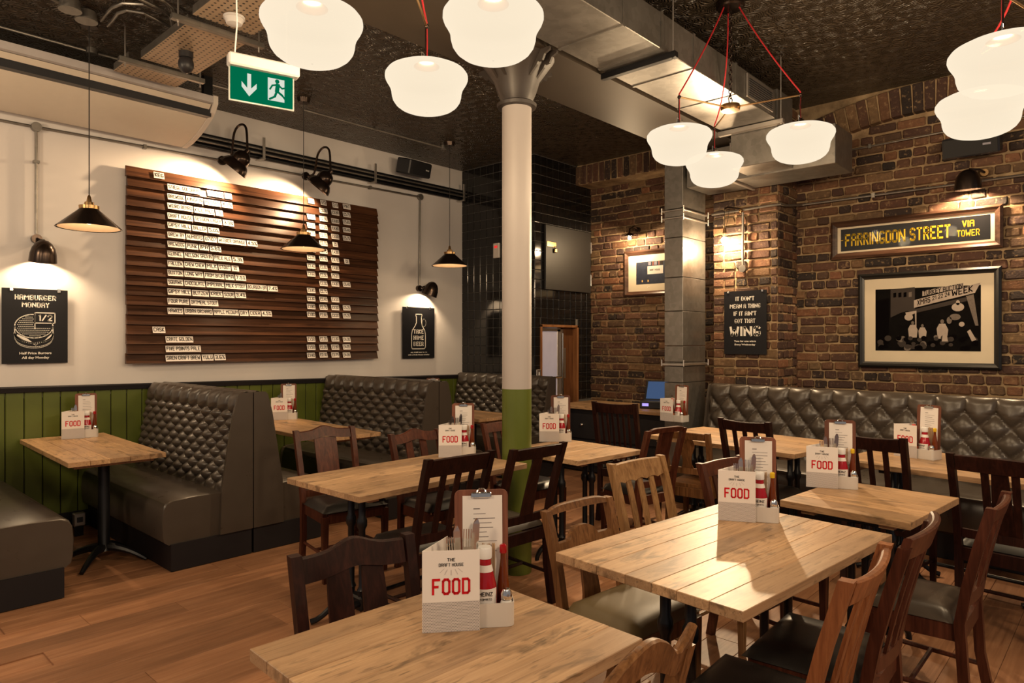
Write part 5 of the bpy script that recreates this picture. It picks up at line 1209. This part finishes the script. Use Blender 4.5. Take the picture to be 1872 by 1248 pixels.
    text('HEINZ', ink, (0, -.0349, .080), CX, UZ, .036, .011, tb_, .02); text('TOMATO', ink, (0, -.0349, .066), CX, UZ, .032, .006, tb_, .02)
    if hot_on:
        t = thing('hot_sauce_bottle', f'slim bottle of hot sauce on {where}', 'bottle', M @ Vector((.2185, .078, .0044)), ang, 'hot sauce bottles')
        MB().lathe([(.010, 0), (.0160, .002), (.017, .01), (.0165, .085), (.011, .128), (.0075, .155), (.0075, .172)], 16).build('bottle', sauce_red, t)
        MB().lathe([(.0090, .170), (.0098, .172), (.0098, .190), (.0068, .193)], 14).build('cap', ketchup_red if hot == 'red' else yellow_ink, t)
    for nm, mt, x, y in (('salt_shaker', salt_m, .2215, .0325), ('pepper_shaker', pepper_m, .218, .0575 if False else .118 if False else .040)):
        if nm == 'pepper_shaker': continue
        t = thing(nm, f'small glass salt shaker with a steel top on {where}', 'shaker', M @ Vector((x, y, .0044)), ang, 'salt shakers')
        MB().lathe([(.012, 0), (.0165, .002), (.0175, .012), (.0165, .05), (.0125, .062)], 14).build('glass_body', mt, t); MB().lathe([(.0145, .061), (.0155, .064), (.0155, .078), (.010, .088), (.004, .090)], 14).build('steel_top', chrome, t)
    # napkins and cutlery
    t = thing('napkin_stack', f'kraft paper napkins standing in the tray on {where}', 'napkins', M @ Vector((.158, .0893, .0044)), ang, 'napkin stacks')
    nb = MB()
    for k in range(9):
        l = random.uniform(-.003, .003); nb.box(.0+k*.0045, .0036+k*.0045, -.001, .009, 0, .178+l+(.012 if k % 3 else 0))
    nb.build('napkins', napkin, t, smooth=0, kind='stuff')
    for k in range(forks):
        x = .088+.026*k
        for kind in (('fork',) if brown else ('fork', 'knife')):
            xx = x+(0 if kind == 'fork' else .010); yy = (.085 if brown else .030+.020*k)+(.0 if kind == 'fork' else .025)
            zt = .232+.014*k+(0 if kind == 'fork' else .022); lean = (-.22+.30*k if kind == 'fork' else -.1+.38*k)*.3
            side = ('left', 'right')[k]
            t = thing(kind, f'{side} steel {kind} standing upright in the caddy on {where}', kind, M @ Vector((xx, yy, .0044)), ang, 'cutlery in the caddies')
            Rm = Matrix.Rotation(lean, 4, 'Y')
            if kind == 'fork':
                MB().strip([[Rm @ Vector(p) for p in ((-a, -.001, z_), (a, -.001, z_), (a, .001, z_), (-a, .001, z_))] for a, z_ in ((.006, 0), (.0035, .06), (.003, .12), (.011, zt-.062), (.0115, zt-.048))]).build('handle', steel, t, smooth=0)
                tn = MB()
                for q in range(4): tn.box(-.0112+q*.0064, -.0081+q*.0064, -.001, .001, zt-.049, zt, 0, Rm)
                tn.build('tines', chrome, t, smooth=0, kind='stuff')
            else:
                MB().strip([[Rm @ Vector(p) for p in ((-a, -.0012, z_), (a, -.0008, z_), (a, .0008, z_), (-a, .0012, z_))] for a, z_ in ((.007, 0), (.006, .09), (.008, .1), (.010, zt-.05), (.009, zt-.015), (.003, zt))]).build('blade', chrome, t, smooth=0)
    if brown:
        t = thing('brown_sauce_bottle', f'tall glass bottle of brown sauce on {where}', 'bottle', M @ Vector((.104, .048, .0044)), ang, 'brown sauce bottles')
        MB().lathe([(.014, 0), (.026, .002), (.027, .01), (.026, .075), (.018, .12), (.0105, .16), (.0105, .182)], 16).build('bottle', brown_sauce, t)
        MB().lathe([(.0125, .18), (.0125, .205), (.009, .207)], 14).build('cap', plain('red_cap', (.5, .03, .02), .4), t); MB().lathe([(.0266, .035), (.0263, .07), (.0268, .07), (.027, .035)], 16, cap=False).build('label', plain('orange_label', (.62, .16, .04), .5), t)
caddy(772, 1157, 'the foreground table', big=True)
caddy(1313, 950, 'the large pale table', big=True, hot='yellow')
caddy(1474, 889, 'the table behind the large pale one', big=True, hot='yellow')
caddy(802, 836, 'the long table by the column')
caddy(986, 807, 'the square table right of the column')
caddy(1207, 768, 'the wall table beside the duct', yaw=-38, brown=True, forks=1)
caddy(1634, 832, 'the wall table under the photograph', yaw=-30, brown=True, forks=1, hot='yellow')
caddy(112.5, 803, 'the nearest booth table', forks=1)
caddy(495.5, 768, 'the booth table between the dividers', forks=1)
caddy(765, 748, 'the far booth table', forks=1)
flush_text()
